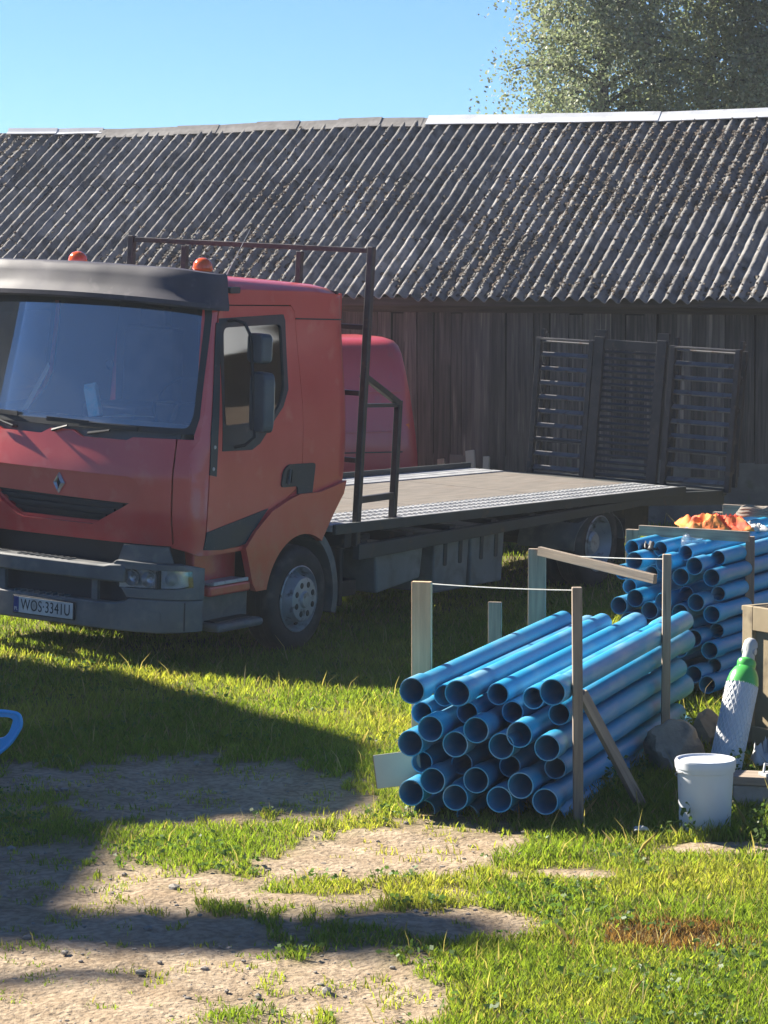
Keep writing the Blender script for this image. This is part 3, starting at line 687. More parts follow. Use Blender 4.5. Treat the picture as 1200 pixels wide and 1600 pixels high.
# --- doors
for sg, ch in ((1, L_), (-1, R_)):
    d = fpatch('door', 'paint', DOOR, truck, [WIN], off=.003, thick=.04, res=.06, chart=ch)
    fpatch('window_frame', 'panel_grey', grow(WIN, .002 * (1 if gd_ < 0 else -1)), d, [rnd_poly([(-.855, 2.365), (-.135, 2.375), (-.135, 1.93), (-.20, 1.81), (-.33, 1.70), (-.905, 1.69)], .05)], off=.006, thick=.02, res=.05, chart=ch)
    fpatch('window_glass', 'side_glass', [(-.88, 2.40), (-.11, 2.40), (-.11, 1.92), (-.30, 1.68), (-.92, 1.67)], d, off=-.006, thick=.004, res=.08, chart=ch)
    p = fpatch('lower_panel', 'panel_grey', [(-1.085, .965), (-.34, 1.075), (-.62, .845), (-.90, .828), (-1.10, .842)], d, off=.010, thick=.01, res=.06, chart=ch)
    for (ra, rz) in [(-1.06, .957), (-.92, .978), (-.78, .997), (-.64, 1.017), (-.50, 1.037), (-1.085, .90), (-1.09, .86), (-1.0, .85), (-.9, .845), (-.55, .93), (-.45, 1.0)]:
        m = MB(); m.lathe([(0, .003), (.004, .002), (.005, 0)], 8, axis='y'); o = m.build('rivet', M['mirror_plastic'], p); o.location = ch(ra, rz, .010); o.scale = (1, sg, 1)
    p = fpatch('pillar_panel', 'panel_grey', [(-1.075, 1.36), (-.995, 1.345), (-.985, 1.62), (-.89, 2.40), (-.93, 2.40), (-1.06, 1.64)], d, off=.010, thick=.01, res=.05, chart=ch)
    for (ra, rz) in ((-1.035, 1.40), (-1.025, 1.55)):
        m = MB(); m.lathe([(0, .006), (.011, .004), (.014, 0)], 8, axis='y'); o = m.build('screw', M['galv'], p); o.location = ch(ra, rz, .010); o.scale = (1, sg, 1)
    p = fpatch('handle_panel', 'panel_grey', rnd_poly([(-.165, 1.33), (-.10, 1.375), (.255, 1.365), (.215, 1.11), (.03, 1.105), (.03, 1.21), (-.185, 1.215)], .03), d, [rnd_poly([(-.12, 1.335), (-.055, 1.345), (-.055, 1.235), (-.145, 1.235)], .02)], off=.016, thick=.014, res=.05, chart=ch)
    fpatch('handle_recess', 'black_plastic', [(-.13, 1.35), (-.04, 1.36), (-.04, 1.225), (-.155, 1.225)], p, off=.0045, thick=.004, res=.05, chart=ch)
    m = MB(); m.beam(ch(-.095, 1.23, .012), ch(-.075, 1.345, .012), .02, .02, (1, 0, 0)); m.build('door_handle', M['mirror_plastic'], p, bevel=.005)
    # mirror
    m = MB(); m.tube([ch(-.80, 2.41, .01), ch(-.80, 2.42, .07), ch(-.79, 2.40, .14), ch(-.77, 2.32, .17), ch(-.77, 1.9, .17), ch(-.77, 1.62, .165), ch(-.79, 1.56, .10), ch(-.80, 1.54, .02)], .012, 8); mi = m.build('mirror', M['black_plastic'], truck, smooth=True)
    for (a0, a1, z0, z1) in ((-.60, -.40, 1.655, 2.07), (-.585, -.39, 2.13, 2.335)):
        m = MB(); poly = rnd_poly([(-.5, -.5), (.5, -.5), (.5, .5), (-.5, .5)], .2)
        c = Vector(ch((a0 + a1) / 2 - .25, (z0 + z1) / 2, .22)); ax = Vector((.45, sg * .90, 0)).normalized() if sg > 0 else Vector((.45, -.9, 0)).normalized(); nn = Vector((ax.y, -ax.x, 0)) * sg
        m.prism(poly, lambda u, v, s, c=c, ax=ax, nn=nn, z0=z0, z1=z1: c + ax * u * .215 + Vector((0, 0, v * (z1 - z0))) + nn * (.045 - .09 * s)); mh = m.build('mirror_housing', M['mirror_plastic'], mi, bevel=.018, segs=3)
        m = MB(); m.prism(poly, lambda u, v, s, c=c, ax=ax, nn=nn, z0=z0, z1=z1: c + ax * u * .18 + Vector((0, 0, v * (z1 - z0) * .88)) + nn * (-.0455 - .004 * s) * (-1 if nn.x < 0 else 1)); m.build('mirror_glass', M['chrome'], mi)
    # fender, steps
    arch = [(.09 + .475 * math.cos(R(t)), .385 + .475 * math.sin(R(t))) for t in range(58, 172, 6)]
    FE = [(.655, 1.21), (.62, 1.12), (.50, .99), (.345, .80)] + arch + [(-.385, .50), (-.50, .50), (-.55, .56), (-.645, .82), (-.53, .925), (-.33, 1.055), (-.10, 1.125), (.04, 1.155), (.3, 1.15)]
    fe = MB(); patch(fe, FE, ch, (), .035, .05, .05); fe.build('fender', M['paint'], truck, smooth=True, angle=40)
    mu_ = MB(); V = []; F = []
    for i, t in enumerate(range(58, -22, -5)):
        for (r_, y_) in ((.47, -.02), (.535, -.02), (.535, -.30), (.47, -.30)): V.append(T(.09 + r_ * math.cos(R(t)) + .012 * (58 - t) / 80, (C0 + sg * (1.13 + y_)), .385 + r_ * math.sin(R(t)) * 1.03))
    nn_ = len(V) // 4
    for i in range(nn_ - 1):
        for j in range(4): F.append((i*4+j, (i+1)*4+j, (i+1)*4+(j+1)%4, i*4+(j+1)%4))
    F += [(0, 1, 2, 3), tuple(range(len(V) - 4, len(V)))[::-1]]
    mu_.add(V, F); mu_.build('mudguard', M['bumper'], truck, smooth=True, angle=40)
    fpatch('wheel_arch_liner', 'black_plastic', [(-.5, .35), (.65, .35), (.65, 1.1), (.2, 1.12), (-.3, 1.0), (-.6, .8)], truck, off=-.42, thick=.02, res=.2, chart=lambda a, z, off=0, sg=sg: T(a, C0 + sg * (1.1 + off), z))
    st = MB(); y = C0 + sg * 1.03
    st.box(T(-.80, C0 + sg * .93, .68), (.52, .12, .26)); st.box(T(-.80, y, .545), (.50, .20, .07)); st.build('step_well', M['paint'], truck, bevel=.015)
    s2 = MB(); s2.box(T(-.79, y + sg * .02, .592), (.42, .13, .02)); s2.beam(T(-1.0, y + sg * .09, .597), T(-.58, y + sg * .09, .597), .02, .026); s2.build('step_tread', M['galv'], truck, bevel=.004)
    s3 = MB(); s3.box(T(-.70, C0 + sg * .95, .40), (.60, .12, .24)); s3.box(T(-.71, y + sg * .015, .285), (.56, .26, .06)); s3.build('lower_step', M['bumper'], truck, bevel=.025)
    s4 = MB(); s4.box(T(-.71, y - sg * .01, .318), (.46, .16, .012)); s4.build('lower_tread', M['black_plastic'], truck)
# --- bumper
def bump_a(t): return -1.44 + .40 * (1 - (1 - min(abs(t), .9995) ** 3.0) ** (1 / 3.0))
def ch_bump(b, z, off=0):
    h = 1.135; f = lambda bb: bump_a((bb - C0) / h)
    m = (f(b + .004) - f(b - .004)) / .008; k = math.hypot(1, m); return T(f(b) - off / k, b + off * m / k, z)
def bp_(name, mat, poly, parent=None, holes=(), off=0, thick=.06, res=.06, smooth=True, bevel=0):
    m = MB(); patch(m, cpoly(poly), ch_bump, [cpoly(h) for h in holes], off, thick, res); return m.build(name, M[mat], parent or truck, smooth=smooth, angle=40, bevel=bevel)
OPEN = rnd_poly([(-.62, .485), (.62, .485), (.66, .60), (-.66, .60)], .04)
bum = bp_('bumper', 'bumper', [(-1.132, .28), (-.9, .265), (.9, .265), (1.132, .28), (1.132, .50), (.70, .50), (.66, .475), (.55, .455), (-.55, .455), (-.66, .475), (-.70, .50), (-1.132, .50)], thick=.09, bevel=.012)
up = bp_('upper_bar', 'bumper', [(-.66, .60), (.66, .60), (.67, .705), (.64, .73), (.54, .725), (.50, .715), (-.50, .715), (-.54, .725), (-.64, .73), (-.67, .705)], bum, off=.01, thick=.14, bevel=.014)
for i in range(9):
    bb = -.27 + i * .055; m = MB(); m.beam(ch_bump(C0 + bb, .718, -.02), ch_bump(C0 + bb + .012, .718, -.10), .012, .012); m.build('tread_rib', M['bumper'], bum)
    m = MB(); m.beam(ch_bump(C0 + bb, .462, -.0), ch_bump(C0 + bb + .01, .462, -.05), .010, .02); m.build('tread_rib', M['bumper'], bum)
bp_('intake_mesh', 'black_plastic', [(-.75, .40), (.75, .40), (.75, .72), (-.75, .72)], bum, off=-.12, thick=.01, res=.1)
for u in (-.42, .40):
    m = MB(); m.beam(ch_bump(C0 + u, .45, -.05), ch_bump(C0 + u, .62, -.05), .05, .03, (1, 0, 0)); m.build('bumper_strut', M['bumper'], bum)
for sg in (1, -1):
    LAMP = [(sg * .60, .695), (sg * 1.02, .705), (sg * 1.10, .70), (sg * 1.105, .59), (sg * 1.02, .575), (sg * .62, .565), (sg * .585, .60)]
    bl = bp_('bumper_corner', 'bumper', [(sg * .68, .505), (sg * 1.132, .505), (sg * 1.132, .72), (sg * 1.05, .745), (sg * .60, .755), (sg * .575, .74), (sg * .60, .62)] , bum, [LAMP], off=.0, thick=.10, bevel=.01)
    m = MB(); patch(m, cpoly([(sg * .58, .755), (sg * 1.0, .75), (sg * .96, .86), (sg * .62, .86)]), ch_bump, (), -.05, .03, .08); m.build('corner_cap', M['bumper'], bum, smooth=True)
    hl = bp_('headlight', 'lamp_bowl', [(sg * .58, .71), (sg * 1.12, .71), (sg * 1.12, .56), (sg * .58, .56)], bum, off=-.075, thick=.01, res=.05)
    for (u0, r_) in ((.70, .052), (.83, .054)):
        c = Vector(ch_bump(C0 + sg * u0, .635, -.06)); d = (Vector(ch_bump(C0 + sg * u0, .635, .1)) - c).normalized()
        m = MB(); m.lathe([(.012, -.012), (.03, -.006), (r_, .03), (r_ + .004, .03), (r_ + .004, .0)], 20, axis='x'); o = m.build('reflector', M['chrome'], hl, smooth=True); o.location = c; o.rotation_euler = (0, 0, math.atan2(d.y, d.x))
    c = Vector(ch_bump(C0 + sg * .985, .64, -.05)); m = MB(); m.lathe([(0, .03), (.02, .025), (.035, .008), (.045, 0)], 16, axis='x'); o = m.build('indicator', M['plate_white'], hl, smooth=True); o.location = c; o.rotation_euler = (0, 0, sg * .55)
    m = MB(); m.beam(ch_bump(C0 + sg * .905, .575, -.01), ch_bump(C0 + sg * .905, .70, -.01), .014, .05, (1, 0, 0)); m.build('lamp_divider', M['black_plastic'], hl)
    bp_('lamp_lens', 'lamp_glass', LAMP, hl, off=-.006, thick=.004, res=.06)
    bp_('fog_cover', 'bumper', rnd_poly([(sg * .63, .42), (sg * .93, .415), (sg * .93, .325), (sg * .63, .33)], .015), bum, off=.005, thick=.01, res=.08)
    bp_('bumper_seam', 'black_plastic', [(sg * 1.065, .29), (sg * 1.071, .29), (sg * 1.071, .49), (sg * 1.065, .49)], bum, off=.002, thick=.004, res=.1)
# number plate
pl_ = MB(); c = Vector(ch_bump(C0 - .0, .365, .012)); pl_.box(c, (.012, .545, .13)); pf = pl_.build('plate_holder', M['black_plastic'], bum, bevel=.004)
m = MB(); m.box(c + Vector((.008, 0, 0)), (.004, .52, .112)); m.build('number_plate', M['plate_white'], bum)
m = MB(); m.box(c + Vector((.0095, -.237, 0)), (.004, .045, .110)); m.build('plate_band', M['plate_blue'], bum)
def text_mesh(txt, size, name, mat, parent, loc, rot, sx=1, ext=.001):
    cu = bpy.data.curves.new(name, 'FONT'); cu.body = txt; cu.size = size; cu.extrude = ext; cu.align_x = 'CENTER'; cu.align_y = 'CENTER'; cu.space_character = 1.05
    t = bpy.data.objects.new(name + '_curve', cu); COL.objects.link(t); dg = bpy.context.evaluated_depsgraph_get(); dg.update()
    me = bpy.data.meshes.new_from_object(t.evaluated_get(dg)); bpy.data.objects.remove(t); me.materials.clear(); me.materials.append(M[mat])
    o = link_mesh(name, me, parent); o.location = loc; o.rotation_euler = rot; o.scale = (sx, 1, 1); return o
text_mesh('WOS\u00b73341U', .112, 'plate_lettering', 'ink', bum, c + Vector((.0108, .022, -.001)), (R(90), 0, R(90)), .71)
text_mesh('PL', .035, 'plate_country', 'plate_white', bum, c + Vector((.0122, -.237, -.032)), (R(90), 0, R(90)), .9)

# --- interior
m = MB(); m.box(T(-.45, C0, 1.30), (1.35, 2.0, .5)); m.build('cab_floor', M['seat_cloth'], truck)
m = MB(); m.prism([(-1.16, 1.30), (-1.13, 1.66), (-.98, 1.685), (-.78, 1.66), (-.72, 1.55), (-.72, 1.3)], lambda u, v, s: T(u, C0 + (.93 - 1.86 * s), v)); da = m.build('dashboard', M['dash'], truck, bevel=.02)
for k in range(3):
    m = MB(); m.box(T(-1.05, C0 - .62 + k * .26, 1.686), (.05, .20, .006)); m.build('air_vent', M['black_plastic'], da)
for u in (.55, -.5):
    m = MB(); m.box(T(.15, C0 + u, 1.62), (.5, .5, .16)); m.box(T(.45, C0 + u, 1.95), (.14, .48, .62)); m.box(T(.47, C0 + u, 2.33), (.09, .26, .16)); m.build('seat', M['seat_cloth'], truck, bevel=.03)
m = MB(); wp = [Vector(T(-.66 + .10 * math.sin(t), C0 + .55 + .21 * math.cos(t), 1.80 + .17 * math.sin(t))) for t in np.linspace(0, 2 * math.pi, 25)]; m.tube(wp, .014, 6, False); m.tube([T(-.66, C0 + .34, 1.8), T(-.66, C0 + .76, 1.8)], .012, 6); m.tube([T(-.66, C0 + .55, 1.8), T(-.8, C0 + .55, 1.6)], .02, 6); m.build('steering_wheel', M['black_plastic'], truck, smooth=True)
m = MB(); m.box(T(.67, C0, 1.9), (.02, 2.0, 1.4)); m.build('rear_trim', M['black_plastic'], truck)
for ch in (L_, R_): fpatch('side_trim', 'black_plastic', [(-1.15, 1.0), (-1.13, 1.6), (-1.0, 2.58), (.66, 2.56), (.66, 1.2), (.0, 1.2), (-.3, 1.1), (-.6, 1.0)], truck, [WIN], off=-.05, thick=.01, res=.1, chart=ch)
m = MB(); m.box(T(-.15, C0, 2.56), (1.6, 1.95, .02)); m.build('headliner', M['seat_cloth'], truck)
# --- chassis
ch_ = MB()
for y in (C0 + .42, C0 - .42): ch_.box(T(2.9, y, .58), (8.2, .08, .18))
for a in (.3, 1.5, 2.7, 4.0, 5.4, 6.8): ch_.box(T(a, C0, .58), (.08, .84, .12))
ch_.box(T(.2, C0, .72), (1.5, .9, .55)); ch_.build('chassis_frame', M['chassis'], truck, bevel=.008)
m = MB(); m.tube([T(.09, -.1, .385), T(.09, -2.16, .385)], .055, 8); m.tube([T(4.82, -.1, .385), T(4.82, -2.16, .385)], .07, 8); m.lathe([(0, -.18), (.16, -.1), (.2, 0), (.16, .1), (0, .18)], 16, o=T(4.82, C0, .385)); m.build('axle', M['chassis'], truck, smooth=True)
for (a, y, z, r) in ((.98, -.30, .62, .10), (1.05, -.42, .45, .12)):
    m = MB(); m.tube([T(a, y, z), T(a + .02, y - .5, z)], r, 14); m.build('air_tank', M['chassis'], truck, smooth=True)
m = MB(); m.tube([T(.75, -.2, .8), T(.8, -.25, .6), T(.95, -.22, .5), T(1.1, -.3, .62), T(1.15, -.28, .78)], .018, 6); m.tube([T(.70, -.15, .72), T(.85, -.14, .42), T(1.0, -.2, .40)], .014, 6); m.build('air_hose', M['black_plastic'], truck, smooth=True)
m = MB(); m.box(T(.95, -.25, .74), (.5, .3, .05)); m.box(T(.80, -.12, .50), (.05, .05, .5)); m.box(T(1.0, -.3, .36), (.2, .3, .12)); m.build('bracket', M['chassis'], truck, bevel=.01)
# --- wheels
def wheel(a, y_out, sg, front):
    tp = [(.235, -.01), (.26, .005), (.33, .012), (.365, -.005), (.383, -.035), (.386, -.115), (.383, -.195), (.365, -.225), (.33, -.235), (.26, -.23), (.235, -.22)]
    m = MB(); m.lathe([(r, y * sg) for r, y in tp], 48, axis='y'); ty = m.build('wheel', M['rubber'], truck, smooth=True, angle=50); ty.location = T(a, y_out, .385)
    m = MB()
    for g in (-.07, -.115, -.16): m.lathe([(.3865, (g - .006) * sg), (.3885, g * sg), (.3865, (g + .006) * sg)], 48, axis='y')
    m.build('tread_groove', M['black_plastic'], ty)
    if front: rp_ = [(.236, -.012), (.244, .004), (.236, .008), (.225, -.02), (.205, -.06), (.20, -.07), (.175, -.03), (.165, .03), (.158, .05), (.14, .054), (0, .054)]
    else: rp_ = [(.236, -.012), (.244, .004), (.236, .008), (.225, -.03), (.20, -.10), (.185, -.13), (.15, -.15), (.14, -.15), (.11, -.15), (.10, -.05), (.08, -.03), (0, -.03)]
    m = MB(); m.lathe([(r, y * sg) for r, y in rp_], 40, axis='y'); rim = m.build('rim', M['wheel_steel'], ty, smooth=True, angle=30)
    if front:
        for k in range(8):
            t = R(22.5 + 45 * k); m = MB(); m.lathe([(0, .004 * sg), (.017, .004 * sg), (.023, 0), (.021, -.004 * sg), (0, -.004 * sg)], 12, axis='y'); o = m.build('bolt_hole', M['black_plastic'], rim); o.location = (.112 * math.cos(t), .054 * sg, .112 * math.sin(t))
        for k in range(6):
            t = R(60 * k + 15); m = MB(); m.lathe([(0, .004 * sg), (.022, .003 * sg), (.024, -.004 * sg)], 10, axis='y'); o = m.build('vent_hole', M['black_plastic'], rim); o.location = (.187 * math.cos(t), -.047 * sg, .187 * math.sin(t))
        m = MB(); m.lathe([(.0, .075 * sg), (.055, .072 * sg), (.065, .054 * sg)], 20, axis='y'); m.build('hub_cap', M['wheel_steel'], rim, smooth=True)
    return ty
wheel(.09, -.01, 1, True); wheel(.09, -2.25, -1, True)
for y, s in ((-.01, 1), (-.27, 1), (-2.25, -1), (-1.99, -1)): wheel(4.82, y, s, False)
for sg, y in ((1, -.0), (-1, -2.26)):
    m = MB(); V = []; F = []
    for i, t in enumerate(range(-5, 186, 8)):
        for (r_, yy) in ((.44, 0), (.45, 0), (.45, -.55), (.44, -.55)): V.append(T(4.82 - r_ * math.cos(R(t)) * 1.05, y + sg * yy, .385 + r_ * .62 * math.sin(R(t))))
    nn_ = len(V) // 4
    for i in range(nn_ - 1):
        for j in range(4): F.append((i*4+j, (i+1)*4+j, (i+1)*4+(j+1)%4, i*4+(j+1)%4))
    m.add(V, F); m.build('rear_mudguard', M['bumper'], truck, smooth=True)
    m = MB(); m.box(T(5.36, y - sg * .28, .38), (.012, .5, .36)); m.build('mud_flap', M['rubber'], truck)
# --- bed
def deck_z(a): return .875 - (a - .5) * .0205
W2 = -2.26
def bedbeam(name, mat, a0, a1, b0, b1, z0f, h, parent=truck, bevel=.004):
    m = MB(); V = []
    for (a, z) in ((a0, z0f(a0)), (a1, z0f(a1))):
        V += [T(a, b0, z - h), T(a, b1, z - h), T(a, b1, z), T(a, b0, z)]
    m.add(V, [(0, 1, 2, 3), (4, 7, 6, 5), (0, 4, 5, 1), (1, 5, 6, 2), (2, 6, 7, 3), (3, 7, 4, 0)]); return m.build(name, M[mat], parent, bevel=bevel)
for sg, y in ((1, .015), (-1, W2)):
    m = MB(); V = []; pr = [(.86, .72, .60), (1.15, .712, .60), (3.4, .715, .63), (5.57, .725, .655), (6.4, .72, .60), (7.32, .675, .54)]
    for a, zt, zb in pr: V += [T(a, y, zb), T(a, y - .06 * 1, zb), T(a, y - .06, zt), T(a, y, zt)]
    F = [(0, 1, 2, 3), tuple(range(len(V) - 4, len(V)))[::-1]]
    for i in range(len(pr) - 1):
        for j in range(4): F.append((i*4+j, (i+1)*4+j, (i+1)*4+(j+1)%4, i*4+(j+1)%4))
    m.add(V, F); m.build('side_rail', M['rail_steel'], truck, bevel=.006)
for i in range(9):
    a = 1.0 + i * .66; m = MB(); m.box(T(a, (W2) / 2, .70), (.09, 2.2, .08)); m.build('cross_member', M['chassis'], truck)
m = MB(); m.box(T(.74, W2 / 2, .77), (.10, 2.24, .14)); m.build('front_beam', M['chassis'], truck, bevel=.01)
# galvanised track planks: near and far side
for k, y0 in enumerate((-.005, -.139, -.273, -.407)):
    o = bedbeam('track_plank', 'galv', .50 if k else .50, 6.42, y0 - .098, y0, lambda a, k=k: deck_z(a) + .012, .05)
    for y in (y0 - .012, y0 - .086):
        m = MB()
        for i in range(74):
            a = .60 + i * .078
            m.box(T(a, y, deck_z(a) + .0145), (.030, .009, .004))
        q = m.build('track_studs', M['galv'], o); q['kind'] = 'stuff'
for k, y0 in enumerate((-1.86, -1.99, -2.12)):
    bedbeam('track_plank', 'galv', .9, 6.42, y0 - .112, y0, lambda a: deck_z(a) + .012, .05)
bedbeam('edge_angle', 'rail_steel', .5, 6.45, .0, .03, lambda a: deck_z(a) + .02, .075)
bedbeam('edge_angle', 'rail_steel', .5, 6.45, W2, W2 + .03, lambda a: deck_z(a) + .06, .11)
for i, (a0, a1) in enumerate(((.80, 2.62), (2.63, 4.55), (4.56, 6.42))): bedbeam('deck_sheet', 'plywood', a0, a1, -1.85, -.52, lambda a: deck_z(a) + .002, .02, bevel=0)
bedbeam('deck_cross_plank', 'chassis', .55, .78, -2.2, -.02, lambda a: deck_z(a) - .004, .03)
bedbeam('tail_plate', 'rail_steel', 6.44, 7.3, -2.2, -.05, lambda a: deck_z(6.44) - (a - 6.44) * .08 - .01, .03)
# shackle lump and cable on the deck
m = MB(); pts = [T(1.25 + .1 * k, -.95 - .12 * math.sin(k * .9) - .05 * k, deck_z(1.3 + .1 * k) + .015) for k in range(9)]; m.tube(pts, .010, 6); m.tube([pts[-1], T(2.25, -1.35, deck_z(2.2) + .02), T(2.5, -1.28, deck_z(2.4) + .012)], .009, 6); m.tube([T(.6, -.62, deck_z(.6) + .012), T(.9, -.72, deck_z(.9) + .012), T(1.25, -.95, deck_z(1.25) + .015)], .01, 6); cable = m.build('winch_cable', M['chassis'], truck, smooth=True)
m = MB(); m.lathe([(0, -.06), (.04, -.055), (.05, 0), (.04, .055), (0, .06)], 12, o=T(2.08, -1.32, deck_z(2.1) + .05), axis='x'); m.lathe([(.03, 0), (.052, 0), (.052, .025), (.03, .025)], 12, o=T(2.02, -1.32, deck_z(2.1) + .05), axis='x', closed=True); m.build('winch_hook', M['wheel_steel'], cable, smooth=True)
# --- headboard
HB0, HB1 = .88, .96
def hbp(b, z): return T(HB0 + (HB1 - HB0) * (z - .84) / 2.06, b, z)
head = empty('headboard'); head.parent = truck
for b, z0 in ((-.03, .70), (W2 + .03, .75)):
    hb = MB(); hb.beam(hbp(b, z0), hbp(b, 2.93), .052, .052, (1, 0, 0)); hb.build('headboard_post', M['frame_steel'], head, bevel=.006)
for b in (-.66, -1.72):
    m = MB(); m.beam(hbp(b, .85), hbp(b, 2.87), .045, .045, (1, 0, 0)); m.build('headboard_upright', M['frame_steel'], head, bevel=.004)
for z in (2.90, 2.33, 1.84, 1.34):
    m = MB(); m.beam(hbp(-.06, z), hbp(W2 + .06, z), .038, .038); m.build('headboard_bar', M['frame_steel'], head, bevel=.004)
for b in (-.05, W2 + .05):
    m = MB(); m.beam(hbp(b, 1.98), T(1.46, b, 1.745), .045, .045); m.build('stay', M['frame_steel'], head, bevel=.004)
    m = MB(); m.beam(T(1.46, b, 1.765), T(1.43, b, .86), .05, .05, (1, 0, 0)); m.build('stay_post', M['frame_steel'], head, bevel=.004)
    m = MB(); m.beam(hbp(b, 1.04), T(1.44, b, 1.04), .04, .05); m.build('stay', M['frame_steel'], head, bevel=.004)
    m = MB(); m.beam(hbp(b, 1.75), T(1.45, b, 1.73), .03, .03); m.build('stay', M['frame_steel'], head, bevel=.004)
    m = MB(); m.box(T(1.44, b, .868), (.14, .10, .012)); m.build('foot_plate', M['frame_steel'], head)
# --- side lockers
m = MB(); m.prism(rnd_poly([(1.20, .66), (1.92, .66), (1.88, .36), (1.24, .30)], .03), lambda u, v, s: T(u, -.05 - .5 * s, v)); m.build('fuel_tank', M['toolbox'], truck, bevel=.02)
for i, a0 in enumerate((2.10, 2.68)):
    lk = MB(); lk.prism(rnd_poly([(a0, .70), (a0 + .55, .70), (a0 + .53, .21), (a0 + .01, .215)], .02), lambda u, v, s: T(u, -.06 - .45 * s, v)); lo = lk.build('side_locker', M['toolbox'], truck, bevel=.015)
    for da_ in (.14, .38):
        m = MB(); m.prism(rnd_poly([(a0 + da_, .62), (a0 + da_ + .05, .62), (a0 + da_ + .05, .42), (a0 + da_, .42)], .02), lambda u, v, s: T(u, -.052 - .02 * s, v)); m.build('locker_slot', M['panel_grey'], lo)
m = MB(); m.prism(rnd_poly([(1.3, .66), (2.3, .66), (2.3, .25), (1.3, .25)], .05), lambda u, v, s: T(u, W2 + .1 + .5 * s, v)); m.build('far_filler', M['toolbox'], truck, bevel=.02)  # box added to hide the lit ground seen beneath the bed
m = MB(); m.prism(rnd_poly([(2.5, .66), (3.9, .66), (3.9, .25), (2.5, .25)], .08), lambda u, v, s: T(u, W2 + .1 + .55 * s, v)); m.build('far_filler_long', M['toolbox'], truck, bevel=.02)  # longer added box, keeps the view under the bed dark
m = MB(); m.box(T(6.1, C0, .45), (.9, 1.5, .3)); m.build('tail_filler', M['chassis'], truck, bevel=.02)  # mass added under the tail to block bright ground behind
# --- loading ramps folded up at the tail
RA = 7.26
def rp(b, z, da=0): return T(RA + da + .02 * (z - .7), b + .028 * (z - .68), z)
def ladder(b0, b1, name):
    lad = empty(name); lad.parent = truck
    for b in (b0, b1):
        m = MB(); m.beam(rp(b, .66), rp(b, 2.0), .05, .06, (1, 0, 0)); m.build('ramp_rail', M['frame_steel'], lad, bevel=.004)
        m = MB(); m.beam(rp(b, .70, .14), rp(b, 1.98, .14), .045, .05, (1, 0, 0)); m.build('ramp_rail', M['frame_steel'], lad, bevel=.004)
        for k in range(9):
            z = .78 + k * .145; m = MB(); m.beam(rp(b, z), rp(b, z + .1 * (-1) ** k, .14), .016, .02, (1, 0, 0)); m.build('ramp_lattice', M['frame_steel'], lad)
        m = MB(); m.box(rp(b, 2.03, .07), (.05, .03, .09)); m.build('ramp_pin', M['frame_steel'], lad)
    for k in range(10):
        z = .74 + k * .137; m = MB(); Mx = Matrix.Rotation(R(35), 3, 'Y'); m.box(rp((b0 + b1) / 2, z, .02), (.06, abs(b1 - b0) - .03, .014), Mx); m.build('rung', M['rung_steel_lit'], lad)
    for z in (1.985, 1.02):
        m = MB(); m.tube([rp(b0, z, -.02), rp(b1, z, -.02)], .012, 6); m.build('ramp_bar', M['frame_steel'], lad, smooth=True)
    return lad
ladder(-2.03, -1.46, 'loading_ramp'); ladder(-.60, .07, 'loading_ramp')
mid = empty('tail_gate'); mid.parent = truck
for b, w in ((-1.38, .10), (-.72, .10)):
    m = MB(); m.beam(rp(b, .64), rp(b, 2.04), w, .05, (1, 0, 0)); m.build('gate_post', M['frame_steel'], mid, bevel=.004)
    m = MB(); m.box(rp(b + .01, 2.06), (.03, .12, .09)); m.build('gate_lug', M['frame_steel'], mid)
m = MB(); m.beam(rp(-1.38, 1.97, .02), rp(-.72, 1.97, .02), .04, .09); m.build('gate_bar', M['frame_steel'], mid, bevel=.004)
for k in range(20):
    z = .72 + k * .062; m = MB(); m.box(rp(-1.05, z, .03), (.036, .60, .014), Matrix.Rotation(R(30), 3, 'Y')); m.build('gate_slat', M['frame_steel'], mid)
m = MB(); m.box(rp(-1.0, .66, .05), (.08, 2.05, .07)); m.build('ramp_hinge_beam', M['rail_steel'], truck, bevel=.008)

def to_world(p): return truck.matrix_basis @ Vector(p)
# things in the cab
cart = empty('drink_carton', (0, 0, 0)); cart.matrix_world = truck.matrix_basis @ Matrix.Translation(T(-1.0, -1.06, 1.69)) @ Matrix.Rotation(R(14), 4, 'X') @ Matrix.Rotation(R(20), 4, 'Z')
tag(cart, 'light blue and white carton standing on the lorry dashboard', 'carton')
m = MB(); m.box((0, 0, .10), (.075, .085, .20)); m.build('carton_body', M['carton_blue'], cart, bevel=.003)
m = MB(); m.prism([(-.037, 0), (.037, 0), (.004, .035), (-.004, .035)], lambda u, v, s: (u, -.042 + .084 * s, .20 + v)); m.build('carton_top', M['carton_blue'], cart)
pap = MB(); pap.add([(0, 0, 0), (.30, .02, .0), (.26, .30, .02), (.02, .27, .0), (0, 0, .004), (.30, .02, .004), (.26, .30, .024), (.02, .27, .004)], [(0, 3, 2, 1), (4, 5, 6, 7), (0, 1, 5, 4), (1, 2, 6, 5), (2, 3, 7, 6), (3, 0, 4, 7)])
o = pap.build('cardboard_sheet', M['cardboard']); o.matrix_world = truck.matrix_basis @ Matrix.Translation(T(-.80, -.95, 1.70)); tag(o, 'pale cardboard sheet lying on the lorry dashboard beside the carton', 'cardboard')
pap = MB(); pap.prism([(0, 0), (.06, .02), (.22, .33), (.20, .36)], lambda u, v, s: (.002 * s - .12 * v, -u * -1 - .1, v)); o = pap.build('paper_sheet', M['cardboard']); o.matrix_world = truck.matrix_basis @ Matrix.Translation(T(-1.10, -1.55, 1.69)); tag(o, 'folded white paper propped against the windscreen', 'paper')
